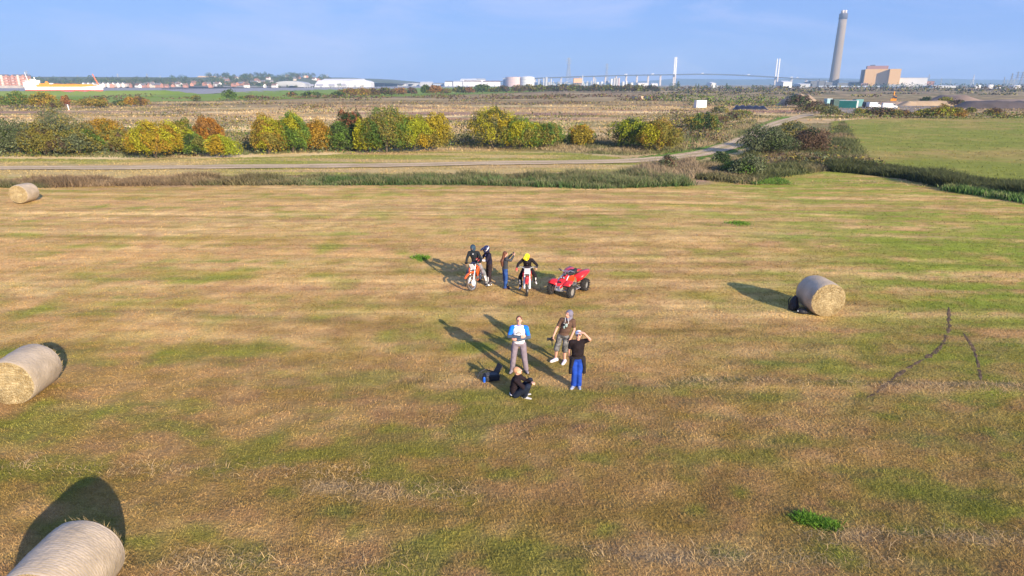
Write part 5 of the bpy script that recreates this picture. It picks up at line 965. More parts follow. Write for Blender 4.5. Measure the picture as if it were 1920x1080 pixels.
# ------------------------------------------------------------------ bags
black = mat('black_nylon', (.014, .015, .022), .6, .25, 6, bump=.4, bscale=12); blacks = mat('black_satin_plastic', (.02, .02, .022), .35, .1)
def soft(m, name, mt, parent, vox=.02, it=3):
    o = m.build(name, mt, parent, smooth=True); r = o.modifiers.new('remesh', 'REMESH'); r.mode = 'VOXEL'; r.voxel_size = vox; r.use_smooth_shade = True; s = o.modifiers.new('smooth', 'SMOOTH'); s.factor = .5; s.iterations = it; return o
t = thing('backpack', 'tall black backpack propped against the shaded side of the bale', 'backpack', (*G(1487, 581), 0), R(20)); 
soft(MB().ball((0, 0, .26), (.19, .15, .29)).ball((0, -.08, .18), (.15, .12, .17)).ball((.02, 0, .48), (.12, .1, .10)).box((0, 0, .12), (.34, .24, .2)), 'bag_body', black, t)
MB().tube([(-.08, .13, .5), (-.11, .2, .35), (-.1, .14, .08)], .018, 6).build('strap', black, t); MB().tube([(.08, .13, .5), (.11, .2, .35), (.1, .14, .08)], .018, 6).build('strap', black, t); MB().tube([(-.04, 0, .56), (0, 0, .62), (.04, 0, .56)], .012, 6).build('handle', black, t); MB().box((0, -.2, .2), (.22, .01, .015)).build('zip', blacks, t)
t = thing('shoulder_bag', 'small black bag with pale label lying in front of the backpack by the bale', 'bag', (*G(1503, 588), 0), R(-25)); soft(MB().ball((0, 0, .1), (.2, .13, .11)).box((0, 0, .09), (.32, .18, .14)).ball((.14, 0, .1), (.1, .1, .09)), 'bag_body', black, t); MB().tube([(-.15, 0, .16), (-.05, .05, .24), (.1, .04, .22), (.17, 0, .14)], .012, 6).build('strap', black, t); MB().box((-.14, -.1, .12), (.05, .02, .03)).build('label_patch', mat('pale_label', (.5, .55, .6), .6), t)
t = thing('drone_bag', 'open black carry bag with raised lid on the grass behind the seated man', 'bag', (*G(922, 712), 0), R(15)); soft(MB().box((0, 0, .1), (.44, .30, .17)).ball((-.2, 0, .1), (.1, .14, .09)), 'bag_body', black, t); MB().box((.20, .08, .26), (.03, .30, .40), rot=(0, .55, .2)).build('lid', black, t, bevel=.01); MB().box((0, 0, .19), (.36, .22, .03)).build('padding', mat('grey_foam', (.06, .065, .075), .9), t); MB().tube([(-.22, .1, .15), (-.34, .16, .22), (-.42, .1, .04)], .014, 6).build('strap', black, t); MB().tube([(.1, .1, .2), (-.15, .2, .27), (-.3, .18, .22)], .02, 6).build('handle', black, t)
t = thing('drinks_bottle', 'small bright blue bottle standing beside the open black bag', 'bottle', (*G(908, 717), 0)); MB().lathe([(.035, 0), (.038, .02), (.038, .15), (.02, .18)], n=14).build('bottle_body', mat('blue_plastic', (.01, .10, .55), .35), t); MB().lathe([(.02, .18), (.02, .205)], n=12).build('cap', blacks, t)

# ------------------------------------------------------------------ wheels and motorbikes
rubber = mat('tyre_rubber', (.028, .026, .026), .9, .3, 8, bump=.5, bscale=25); dusty = mat('dusty_tyre_rubber', (.085, .068, .055), .95, .35, 6, bump=.5, bscale=25); alloy = mat('brushed_alloy', (.55, .56, .58), .35, .08, metal=.7); engine = mat('engine_grey', (.16, .16, .17), .45, .2, 12, metal=.6)
plw = mat('white_plastic', (.78, .78, .80), .35, .04, coat=.2); redp = mat('red_plastic', (.62, .018, .02), .38, .20, coat=.4); orp = mat('orange_plastic', (.80, .11, .012), .32, .05, coat=.3); seatm = mat('black_seat', (.018, .019, .025), .6, .1, bump=.3, bscale=30); steelf = mat('frame_silver', (.42, .43, .45), .35, .05, metal=.6)
def knobby(name, c, Rr, r, w, mt, parent, n=36, M=None):
    m = MB(); prof = []
    for k in range(9): a = math.pi * k / 8; prof.append((Rr - r + r * math.sin(a) * 1.0 if 0 < k < 8 else Rr - r, -w / 2 * math.cos(a)))
    m.lathe([(Rr - r * 1.0, -w / 2)] + [(Rr - r + r * math.sin(math.pi * k / 8) ** .7, -w / 2 * math.cos(math.pi * k / 8)) for k in range(1, 8)] + [(Rr - r * 1.0, w / 2)], c, (1, 0, 0), n)
    m.f = m.f[:-2]; m.lathe([(Rr - r, -w * .42), (Rr - r * 1.12, 0), (Rr - r, w * .42)], c, (1, 0, 0), n); m.f = m.f[:-2]
    for i in range(n):
        a = 2 * math.pi * i / n
        for x in ((-w * .25, w * .25) if i % 2 else (0, -w * .42, w * .42)):
            rr_ = Rr - (abs(x) / w) ** 2 * r * 1.2; m.box((c[0] + x, c[1] + rr_ * math.cos(a), c[2] + rr_ * math.sin(a)), (w * .2, r * .35, r * .35), rot=(a, 0, 0))
    if M: m.v = [tuple(M @ Vector(v)) for v in m.v]
    return m.build(name, mt, parent)
def spoke_wheel(parent, c, Rr, w, tm_, rimm, M=None, sprocket=0):
    h = MB().lathe([(.05, -.09), (.035, -.03), (.035, .03), (.05, .09)], c, (1, 0, 0), 14)
    if M: h.v = [tuple(M @ Vector(v)) for v in h.v]
    wh = h.build('wheel', engine, parent); knobby('tyre', c, Rr, Rr * .17, w, tm_, wh, M=M)
    r = MB(); q = Rr * .80; r.lathe([(q - .02, -w * .3), (q + .012, -w * .34), (q + .012, w * .34), (q - .02, w * .3), (q - .02, -w * .3)], c, (1, 0, 0), 36); r.f = r.f[:-2]
    if M: r.v = [tuple(M @ Vector(v)) for v in r.v]
    r.build('rim', rimm, wh); s = MB()
    for i in range(18):
        a = 2 * math.pi * i / 18; sx = .06 if i % 2 else -.06; s.cyl((c[0] + sx, c[1] + .04 * math.cos(a), c[2] + .04 * math.sin(a)), (c[0], c[1] + q * math.cos(a + .15), c[2] + q * math.sin(a + .15)), .0025, n=4)
    if M: s.v = [tuple(M @ Vector(v)) for v in s.v]
    o = s.build('spokes', alloy, wh); o['kind'] = 'stuff'
    return wh
def motocross(label, x, y, rz, steer, main, plate, forkm, tm_, lean=0.0, disc_cover=True, frontred=False):
    t = thing('motocross_bike', label, 'motorbike', (x, y, 0)); t.rotation_euler = (0, lean, rz)
    FA = Vector((0, .745, .352)); HD = Vector((0, .385, 1.05)); ax = (HD - FA).normalized()
    M = Matrix.Translation(HD) @ Matrix.Rotation(steer, 4, ax) @ Matrix.Translation(-HD)
    def fb(m, name, mt, parent=t, **k): m.v = [tuple(M @ Vector(v)) for v in m.v]; return m.build(name, mt, parent, **k)
    fw = spoke_wheel(t, FA, .352, .085, tm_, alloy, M)
    for s in (-1, 1):
        a = FA + Vector((s * .105, 0, 0)); b = HD + Vector((s * .105, 0, 0)); d = b - a
        f = fb(MB().cyl(a - d * .04, a + d * .55, .030, .032, 12), 'fork_leg', alloy); fb(MB().cyl(a + d * .5, b + d * .04, .024, .026, 12), 'fork_tube', forkm, f)
        fb(MB().box(a + d * .24 + Vector((s * .012, .038, 0)), (.075, .02, .40), rot=(math.atan2(.36, .70), 0, 0), taper=(.85, 1)), 'fork_guard', forkm, f, bevel=.008)
    fb(MB().box(HD + Vector((0, 0, .0)), (.26, .10, .03)).box(HD - ax * .22, (.26, .10, .035)), 'fork_clamp', engine)
    if disc_cover: fb(MB().lathe([(.02, 0), (.125, .005), (.13, .02), (.05, .035)], FA - Vector((.09, 0, 0)), (-1, 0, 0), 24), 'disc_guard', plw)
    else: fb(MB().lathe([(.05, 0), (.11, .0), (.11, .005), (.05, .005)], FA - Vector((.075, 0, 0)), (-1, 0, 0), 24), 'brake_disc', alloy)
    # front mudguard: a curved, creased sheet
    rws = []; pth = [(.33, .80), (.50, .80), (.66, .815), (.82, .81), (.96, .775), (1.08, .715), (1.14, .66)]
    for i, (py_, pz_) in enumerate(pth):
        w = [.05, .065, .08, .085, .08, .065, .04][i]; rws.append([(-w, py_, pz_ - .035), (-w * .6, py_, pz_), (0, py_ + .0, pz_ + .008), (w * .6, py_, pz_), (w, py_, pz_ - .035)])
    o = fb(MB().grid(rws), 'front_mudguard', main, smooth=True); so = o.modifiers.new('thick', 'SOLIDIFY'); so.thickness = .008
    fb(MB().extrude([(-.085, -.14), (.085, -.14), (.115, .02), (.10, .15), (-.10, .15), (-.115, .02)], .02, Matrix.Translation(HD + Vector((0, .115, -.06))) @ Matrix.Rotation(-.35, 4, 'X')), 'number_plate', plate, bevel=.006)
    if frontred: fb(MB().box(HD + Vector((0, .145, -.165)), (.15, .012, .03), rot=(-.35, 0, 0)), 'plate_marking', blacks)
    # handlebar
    hb = [HD + Vector(v) for v in ((-.40, -.06, .115), (-.24, -.03, .10), (-.11, .0, .05), (.11, .0, .05), (.24, -.03, .10), (.40, -.06, .115))]
    h = fb(MB().tube(hb, .012, 8).cyl(hb[1], hb[4], .009, n=6), 'handlebar', blacks if not frontred else alloy)
    for i, j in ((0, -1), (5, 1)): fb(MB().cyl(hb[i], hb[i] + Vector((-j * .12, .012, -.005)), .019, n=10), 'grip', blacks, h); fb(MB().cyl(hb[i] + Vector((-j * .13, .03, 0)), hb[i] + Vector((j * .0, .075, -.01)), .007, n=6), 'lever', alloy, h)
    fb(MB().box((hb[1] + hb[4]) / 2 + Vector((0, 0, .0)), (.20, .045, .05)), 'bar_pad', mat('navy_pad', (.02, .03, .10), .7) if not frontred else mat('pad_dark', (.03, .02, .03), .7), h, bevel=.01)
    if not frontred: fb(MB().box(hb[0] + Vector((.04, .07, -.005)), (.16, .02, .075)).box(hb[5] + Vector((-.04, .07, -.005)), (.16, .02, .075)), 'hand_guard', blacks, h)
    # body
    soft(MB().cap((0, .22, .90), (0, -.02, .88), .085, .10).ball((0, .12, .92), (.10, .18, .09)), 'fuel_tank', main, t, .012)
    for s in (-1, 1):
        MB().extrude([(.46, .92), (.50, .78), (.38, .58), (.28, .52), (.16, .62), (-.05, .80), (-.02, .90), (.28, .96)], .022, Matrix.Translation((s * .165, 0, 0)) @ Matrix.Rotation(math.pi / 2, 4, 'Z')).build('shroud', main, t, bevel=.006)
        MB().extrude([(-.05, .86), (-.12, .64), (-.34, .60), (-.60, .82), (-.58, .88)], .02, Matrix.Translation((s * .12, 0, 0)) @ Matrix.Rotation(math.pi / 2, 4, 'Z')).build('side_panel', plw, t, bevel=.006)
        MB().box((s * .10, .36, .74), (.05, .04, .26)).build('radiator', engine, t)
        MB().box((s * .2, -.08, .38), (.10, .055, .018)).build('foot_peg', engine, t)
    soft(MB().cap((0, .12, .945), (0, -.20, .925), .062, .07).cap((0, -.20, .925), (0, -.62, .95), .07, .055), 'seat', seatm, t, .012)
    rws = []
    for i, (py_, pz_) in enumerate(((-.50, .91), (-.7, .92), (-.88, .95), (-1.06, 1.0))): w = [.10, .10, .085, .05][i]; rws.append([(-w, py_, pz_ - .03), (-w * .6, py_, pz_), (w * .6, py_, pz_), (w, py_, pz_ - .03)])
    o = MB().grid(rws).build('rear_mudguard', main, t, smooth=True); so = o.modifiers.new('thick', 'SOLIDIFY'); so.thickness = .008
    fr_ = MB(); 
    for s in (-1, 1): fr_.tube([(s * .02, .37, 1.0), (s * .10, .1, .80), (s * .12, -.22, .72), (s * .10, -.22, .38)], .017, 6).tube([(0, .40, .86), (s * .07, .30, .42), (s * .10, .05, .26), (s * .10, -.22, .30)], .016, 6).tube([(s * .08, -.15, .80), (s * .07, -.60, .88)], .013, 6)
    fr_.build('frame', steelf if frontred else mat('frame_orange', (.62, .13, .02), .4), t)
    MB().box((0, .03, .40), (.20, .30, .20)).cyl((0, .08, .48), (0, .15, .72), .075, .07, 12).cyl((.09, 0, .40), (.14, 0, .40), .10, .09, 14).cyl((-.09, -.02, .40), (-.14, -.02, .40), .085, .07, 14).build('engine', engine, t, bevel=.01)
    MB().tube([(.02, .2, .62), (.08, .32, .50), (.12, .2, .34), (.14, -.1, .52), (.14, -.34, .72)], [.02, .03, .035, .028, .022], 8).build('exhaust_pipe', alloy, t); MB().cyl((.15, -.34, .72), (.15, -.72, .86), .045, .04, 12).build('silencer', alloy, t)
    for s in (-1, 1): MB().tube([(s * .07, -.20, .40), (s * .10, -.45, .38), (s * .10, -.76, .34)], .022, 6).build('swingarm', alloy, t)
    MB().cyl((0, -.18, .78), (0, -.34, .42), .035, n=10).build('shock', mat('spring_white', (.6, .6, .6), .4), t); spoke_wheel(t, Vector((0, -.735, .335)), .335, .105, tm_, alloy)
    MB().lathe([(.03, 0), (.09, 0), (.09, .006), (.03, .006)], (-.1, -.735, .335), (-1, 0, 0), 20).build('sprocket', alloy, t); MB().box((-.1, -.37, .44), (.012, .68, .02), rot=(.12, 0, 0)).box((-.1, -.37, .30), (.012, .68, .02), rot=(-.05, 0, 0)).build('chain', engine, t)
    return t
def place_front(px, py, rz, off=.745): # where the bike stands if its front wheel touches the ground there
    X, Y = G(px, py); return X - (-math.sin(rz)) * off, Y - math.cos(rz) * off
rzO, rzR = R(169), R(178)
xO, yO = place_front(884.5, 545, rzO); xR, yR = place_front(988, 555, rzR)
motocross('orange and white motocross bike with front wheel turned and white disc cover', xO, yO, rzO, R(-24), orp, plw, plw, dusty)
motocross('red and white motocross bike seen head-on under the yellow helmeted rider', xR, yR, rzR, R(-2), redp, plw, plw, rubber, disc_cover=False, frontred=True)

# ------------------------------------------------------------------ quad bike
def quad(x, y, rz):
    t = thing('quad_bike', 'red sports quad bike with white stripe standing without a rider', 'quad bike', (x, y, 0), rz)
    for (wx, wy, r_, w_, n_) in ((-.46, .62, .275, .19, 'a'), (.46, .62, .275, .19, 'a'), (-.46, -.62, .27, .27, 'b'), (.46, -.62, .27, .27, 'b')):
        s = 1 if wx > 0 else -1; wh = MB().lathe([(.10, -.05), (.14, 0), (.13, .07)], (wx, wy, r_), (s, 0, 0), 20).build('wheel', alloy, t); knobby('tyre', (wx, wy, r_), r_, r_ * .44, w_, rubber, wh, n=26)
        MB().lathe([(.155, -.09), (.155, .06), (.165, .075), (.13, .07), (.10, .02), (.04, .02), (.035, .05)], (wx, wy, r_), (s, 0, 0), 22).build('rim', alloy, wh)
        for k in range(4): a = k * 1.57 + .4; MB().cyl((wx + s * .03, wy + .06 * math.cos(a), r_ + .06 * math.sin(a)), (wx + s * .06, wy + .06 * math.cos(a), r_ + .06 * math.sin(a)), .012, n=6).build('wheel_nut', engine, wh)
    for s in (-1, 1):
        MB().tube([(s * .12, .70, .30), (s * .40, .62, .27)], .016, 6).tube([(s * .12, .46, .30), (s * .40, .62, .27)], .016, 6).tube([(s * .12, .58, .42), (s * .38, .62, .36)], .014, 6).build('suspension_arm', steelf, t)
        MB().tube([(s * .16, .56, .66), (s * .32, .61, .32)], .032, 8).build('shock', mat('shock_red', (.5, .05, .04), .4), t)
        MB().tube([(s * .18, .32, .26), (s * .44, .22, .25), (s * .46, -.24, .25), (s * .20, -.34, .27)], .019, 8).tube([(s * .20, .0, .27), (s * .45, .0, .25)], .014, 6).tube([(s * .44, .20, .25), (s * .22, .26, .40)], .014, 6).build('nerf_bar', alloy, t)
        MB().box((s * .30, -.02, .27), (.14, .09, .02)).build('foot_peg', engine, t)
    MB().tube([(-.15, .72, .26), (-.13, .92, .34), (-.09, .94, .50), (-.12, .76, .56)], .015, 6).tube([(.15, .72, .26), (.13, .92, .34), (.09, .94, .50), (.12, .76, .56)], .015, 6).cyl((-.13, .92, .34), (.13, .92, .34), .013, n=6).cyl((-.09, .94, .50), (.09, .94, .50), .013, n=6).build('front_bumper', alloy, t)
    MB().extrude([(.72, .24), (.9, .30), (.88, .42), (.70, .40)], .2, Matrix.Rotation(math.pi / 2, 4, 'Z')).build('skid_plate', alloy, t)
    f = MB()
    for s in (-1, 1): f.tube([(s * .10, .72, .30), (s * .12, .2, .26), (s * .12, -.4, .28), (s * .10, -.66, .32)], .018, 6).tube([(s * .10, .66, .50), (s * .10, .40, .66), (s * .11, -.1, .62), (s * .10, -.7, .66)], .017, 6).tube([(s * .10, .72, .30), (s * .10, .66, .50)], .017, 6).tube([(s * .11, -.1, .62), (s * .12, -.2, .28)], .016, 6)
    f.build('frame', steelf, t)
    MB().box((0, .05, .42), (.24, .34, .24)).cyl((0, .12, .5), (0, .18, .66), .08, n=12).cyl((.1, .0, .40), (.17, .0, .40), .11, .10, 14).cyl((-.1, .0, .40), (-.17, .0, .40), .10, .09, 14).build('engine', engine, t, bevel=.012)
    MB().cyl((.16, -.3, .60), (.17, -.78, .70), .05, .05, 12).tube([(.04, .22, .56), (.14, .25, .5), (.17, 0, .56), (.16, -.3, .6)], .022, 8).build('exhaust_pipe', alloy, t)
    MB().cyl((-.34, -.62, .27), (.34, -.62, .27), .022, n=10).tube([(-.06, -.2, .34), (-.08, -.6, .28)], .03, 6).tube([(.06, -.2, .34), (.08, -.6, .28)], .03, 6).build('rear_axle', engine, t)
    # bodywork
    def sheet_(rws, name, m, th=.012): o = MB().grid(rws).build(name, m, t, smooth=True); so = o.modifiers.new('thick', 'SOLIDIFY'); so.thickness = th; return o
    prof = [(.86, .50, .07, .05), (.78, .60, .13, .06), (.66, .68, .17, .07), (.50, .76, .17, .08), (.34, .82, .14, .09), (.18, .84, .12, .12)]
    sheet_([[(-w * 1.15, y_, z_ - dr - .06), (-w, y_, z_ - dr * .6), (-w * .6, y_, z_), (0, y_, z_ + .015), (w * .6, y_, z_), (w, y_, z_ - dr * .6), (w * 1.15, y_, z_ - dr - .06)] for (y_, z_, w, dr) in prof], 'bonnet', redp)
    for s in (-1, 1):
        sheet_([[(s * (.12 + .0 * k), yy, zz) for (yy, zz) in ((.84, .52), (.68, .62), (.52, .68), (.34, .66))] if k == 0 else [(s * xx, yy, zz) for (xx, yy, zz) in rowp] for k, rowp in enumerate((0, ((.24, .86, .56), (.25, .70, .665), (.25, .54, .70), (.24, .36, .66)), ((.40, .88, .58), (.41, .72, .69), (.41, .56, .715), (.37, .38, .64)), ((.52, .84, .565), (.54, .72, .655), (.53, .58, .67), (.46, .44, .60))))], 'front_mudguard', redp)
        sheet_([[(s * .13, -.14, .72), (s * .14, -.40, .78), (s * .14, -.66, .80), (s * .13, -.88, .80)], [(s * .22, -.20, .68), (s * .30, -.42, .80), (s * .32, -.68, .84), (s * .30, -.94, .86)], [(s * .27, -.22, .58), (s * .46, -.40, .78), (s * .52, -.68, .84), (s * .48, -.98, .88)], [(s * .28, -.22, .42), (s * .50, -.33, .60), (s * .57, -.58, .74), (s * .55, -.86, .80)]], 'rear_mudguard', redp)
        MB().extrude([(.36, .78), (.10, .80), (-.20, .74), (-.24, .54), (-.02, .46), (.22, .50), (.40, .62)], .02, Matrix.Translation((s * .165, 0, 0)) @ Matrix.Rotation(math.pi / 2, 4, 'Z')).build('side_panel', mat('orange_red_plastic', (.75, .05, .012), .3, coat=.4), t, bevel=.006)
        sheet_([[(s * x, y_, z_ + .012) for x in (x0, x1)] for (y_, z_, x0, x1) in ((.80, .545, .105, .135), (.66, .625, .125, .19), (.50, .705, .13, .20), (.34, .775, .115, .175), (.18, .815, .10, .135))], 'stripe', plw, .010)
    soft(MB().cap((0, .10, .86), (0, -.22, .80), .085, .10).cap((0, -.22, .80), (0, -.60, .84), .11, .10).box((0, -.3, .80), (.22, .5, .08)), 'seat', seatm, t, .014); MB().box((0, -.16, .905), (.10, .10, .01)).build('seat_badge', plw, t)
    sheet_([[(-.15, -.56, .83), (0, -.56, .86), (.15, -.56, .83)], [(-.15, -.92, .82), (0, -.92, .84), (.15, -.92, .82)]], 'tail', redp)
    MB().cyl((0, .40, .72), (0, .26, .98), .02, n=8).build('steering_stem', engine, t); hb = [(-.40, .12, 1.02), (-.24, .22, 1.03), (-.08, .26, .98), (.08, .26, .98), (.24, .22, 1.03), (.40, .12, 1.02)]
    h = MB().tube(hb, .012, 8).cyl((-.2, .23, 1.02), (.2, .23, 1.02), .01, n=6).build('handlebar', alloy, t)
    for s in (-1, 1): MB().cyl((s * .40, .12, 1.02), (s * .28, .20, 1.03), .02, n=10).build('grip', blacks, h); MB().cyl((s * .28, .24, 1.03), (s * .40, .19, 1.01), .008, n=6).build('lever', alloy, h); MB().box((s * .24, .26, 1.02), (.07, .04, .05)).build('master_cylinder', blacks, h)
    MB().box((0, .36, .90), (.16, .08, .05), rot=(.5, 0, 0)).build('bar_clamp', engine, t)
    for s in (-1, 1): hl = MB().lathe([(.045, 0), (.055, .02), (.03, .04)], (s * .065, .52, .775), (0, .8, .6), 14).build('headlight', blacks, t); MB().ball((s * .065, .545, .795), .038).build('lens', alloy, hl)
    MB().lathe([(.06, 0), (.05, .035)], (0, .34, .83), (0, .3, 1), 14).build('fuel_cap', blacks, t); MB().box((0, .76, .645), (.16, .08, .02), rot=(-.8, 0, 0)).build('grille', blacks, t)
quad(2.40, 26.02, R(146.5))

# ------------------------------------------------------------------ people
skin = mat('skin', (.52, .29, .20), .55, .06, 8, spec=.3); skin_pale = mat('pale_skin', (.58, .30, .225), .55, .05, 8, spec=.3)
def cloth(name, c, var=.10): return mat(name, c, .9, var * 1.8, 7, bump=.5, bscale=9, spec=.15)
STD = dict(pelvis=(0, 0, .96), waist=(0, .005, 1.12), chest=(0, .01, 1.33), neck=(0, -.01, 1.51), head=(0, .02, 1.675),
           shR=(.18, 0, 1.45), shL=(-.18, 0, 1.45), elR=(.23, -.02, 1.15), elL=(-.23, -.02, 1.15), wrR=(.24, .06, .90), wrL=(-.24, .06, .90),
           hipR=(.095, 0, .92), hipL=(-.095, 0, .92), knR=(.12, .02, .50), knL=(-.12, .02, .50), anR=(.13, -.02, .09), anL=(-.13, -.02, .09),
           toeR=(.05, .22), toeL=(-.05, .22), handR=(0, .1, -1), handL=(0, .1, -1), palmR=(-1, 0, 0), palmL=(1, 0, 0), face=(0, 1, 0), curl=.35)
def person(label, loc, rz, height, skinm, pose=None, top=None, sleeve='long', topmat=None, sleevemat=None, legmat=None, leglen='long', shoemat=None, boots=None, belly=1.0, hair=None, hairmat=None, solem=None, cuff=None, group=None, bulk=1.07):
    t = thing('person', label, 'person', (*loc, 0), rz); k = height / 1.79; t.scale = (k * bulk, k * bulk, k); J = dict(STD); J.update(pose or {}); V3 = {a: Vector(b) if isinstance(b, tuple) and len(b) == 3 else b for a, b in J.items()}
    g = V3; S = lambda a: [(g[a + 'R'], 1), (g[a + 'L'], -1)]
    b = MB(); side = {'R': 1, 'L': -1}; xt = (g['shR'] - g['shL']).normalized()
    def torso(m, e, bel=1.0, low=True):
        for f_, (rx, ry) in ((0, (.150, .098)), (.5, (.148, .100)), (1, (.172, .108))): pass
        a = g['pelvis']; w = g['waist']; c = g['chest']; nk = g['neck']
        up = (c - w).normalized(); yv = up.cross(xt).normalized() * -1 if False else xt.cross(up).normalized()
        def blob(p, rx, ry, rz2):
            M = Matrix((xt, yv, up)).transposed(); tmp = MB().ball((0, 0, 0), (rx + e, ry + e, rz2 + e), 16, 10); m.add([M @ Vector(v) + p for v in tmp.v], tmp.f)
        if low: blob(a, .152, .108, .11)
        blob(a.lerp(w, .55), .146, .100, .12); blob(w + Vector((0, 0, 0)) - yv * 0, .143 * (1 + (bel - 1) * .5), .100 * bel, .13); blob(w.lerp(c, .55), .158, .104 * (1 + (bel - 1) * .4), .13); blob(c, .168, .112, .15)
        for s in ('shR', 'shL'): m.cap(c.lerp(nk, .62), g[s], .058 + e, .056 + e)
    torso(b, -.012, belly, True)
    b.cap(g['chest'].lerp(g['neck'], .7), g['neck'].lerp(g['head'], .55), .052, .050)
    # head
    f = Vector(g['face']).normalized(); up = (g['head'] - g['neck']).normalized(); r_ = f.cross(up).normalized(); up = r_.cross(f).normalized(); MH = Matrix((r_, f, up)).transposed(); H = g['head']
    def hp(x, y, z): return H + MH @ Vector((x, y, z))
    def hb(m, c, rad, n=14, q=10): tmp = MB().ball((0, 0, 0), rad, n, q); m.add([hp(*(Vector(v) + Vector(c))) for v in tmp.v], tmp.f); return m
    hb(b, (0, -.01, .03), (.074, .092, .088)); hb(b, (0, .015, -.04), (.062, .075, .078)); hb(b, (0, .045, -.085), (.036, .036, .028)); b.cap(hp(0, .088, .02), hp(0, .108, -.025), .010, .015, 8); hb(b, (-.076, -.005, -.01), (.012, .022, .032), 8, 6); hb(b, (.076, -.005, -.01), (.012, .022, .032), 8, 6); b.cap(hp(-.05, .072, .035), hp(.05, .072, .035), .013, .013, 8)
    for s in 'RL':
        q = side[s]; b.cap(g['sh' + s], g['el' + s], .046, .038); b.cap(g['el' + s], g['wr' + s], .038, .026); b.cap(g['hip' + s], g['kn' + s], .074, .050); b.cap(g['kn' + s], g['kn' + s].lerp(g['an' + s], .35), .048, .052); b.cap(g['kn' + s].lerp(g['an' + s], .3), g['an' + s], .052, .034)
        # hand: palm, four unequal fingers, thumb from the side
        d = Vector(g['hand' + s]).normalized(); pn = Vector(g['palm' + s]); pn = (pn - d * pn.dot(d)).normalized(); sd_ = d.cross(pn).normalized() * (1 if s == 'R' else -1); W = g['wr' + s]
        cu = J.get('curl' + s, J['curl'])
        for i, (o, ln) in enumerate(((.030, .070), (.010, .078), (-.010, .073), (-.029, .058))):
            kn = W + d * (.085 - abs(o - .005) * .2) + sd_ * o; b.cap(W + sd_ * o * .5, kn, .017, .0125, 8); p = kn; dd = d.copy()
            for j, fr2 in enumerate((.45, .32, .23)):
                a = cu * (1.0, 1.1, .8)[j]; dd = (dd * math.cos(a) + pn * math.sin(a)).normalized(); pn2 = pn; q2 = p + dd * ln * fr2 * 1.05; b.cap(p, q2, .0105 - j * .001, .0098 - j * .001, 7); p = q2
        th = W + sd_ * .026 + d * .025; b.cap(W + d * .01, th, .016, .014, 8); p1 = th + (sd_ * .75 + d * .6 + pn * .3).normalized() * .036; b.cap(th, p1, .014, .011, 8); b.cap(p1, p1 + (d * .8 + pn * .5 + sd_ * .15).normalized() * .03, .011, .0095, 8)
        if True:
            tv = Vector((*g['toe' + s], 0)).normalized(); an = g['an' + s]; b.cap(an - tv * .03 + Vector((0, 0, -.045)), an + tv * .13 + Vector((0, 0, -.055)), .034, .026)
            b.cap(an, an - tv * .02 + Vector((0, 0, -.05)), .036, .034)
    soft(b, 'body', skinm, t, .0095, 2)
    ey = MB(); [hb(ey, (x, .078, .012), (.013, .008, .008), 8, 5) for x in (-.031, .031)]; ey.build('eyes', mat('eye_dark', (.03, .025, .02), .3), t)
    mo = MB(); hb(mo, (0, .083, -.052), (.024, .008, .006), 8, 5); mo.build('mouth', mat('lips', (.32, .12, .10), .6), t)
    # clothes
    if topmat:
        m = MB(); torso(m, .018, belly, False); m.ball(g['pelvis'].lerp(g['waist'], .15), (.165, .125, .13), 16, 10)
        m2 = m if (sleevemat is None) else MB()
        for s in 'RL':
            sh, el, wr = g['sh' + s], g['el' + s], g['wr' + s]
            if sleeve == 'long': m2.cap(sh, el, .070, .058); m2.cap(el, el.lerp(wr, .93), .058, .042)
            elif sleeve == 'elbow': m2.cap(sh, sh.lerp(el, .88), .070, .060)
            else: m2.cap(sh, sh.lerp(el, .62), .066, .060)
        soft(m, 'top', topmat, t, .014, 2)
        if m2 is not m:
            for s in 'RL': m2.cap(g['neck'] + Vector((0, 0, -.06)) + (g['sh' + s] - g['neck']) * .25, g['sh' + s], .080, .079); m2.cap(g['sh' + s], g['sh' + s].lerp(g['el' + s], .4), .079, .068)
            soft(m2, 'sleeves', sleevemat, t, .014, 2)
        soft(MB().cap(g['chest'].lerp(g['neck'], .78), g['neck'].lerp(g['head'], .04), .066, .060), 'collar', sleevemat or topmat, t, .012, 1)
    if legmat:
        m = MB(); m.ball(g['pelvis'], (.164, .124, .12), 16, 10)
        for s in 'RL':
            hi, kn, an = g['hip' + s], g['kn' + s], g['an' + s]
            if leglen == 'long': m.cap(hi, kn, .102, .082); m.cap(kn, an.lerp(kn, .06), .082, .072); m.cap(kn.lerp(an, .6), an + Vector((0, 0, .0)), .074, .072)
            else: m.cap(hi, kn.lerp(an, .10), .096, .088)
        soft(m, 'trousers' if leglen == 'long' else 'shorts', legmat, t, .015, 2)
        MB().lathe([(.150, 0), (.155, .03)], g['pelvis'].lerp(g['waist'], .45) + Vector((0, 0, -.02)), (g['waist'] - g['pelvis']), 20).build('belt', blacks, t) if J.get('belt') else None
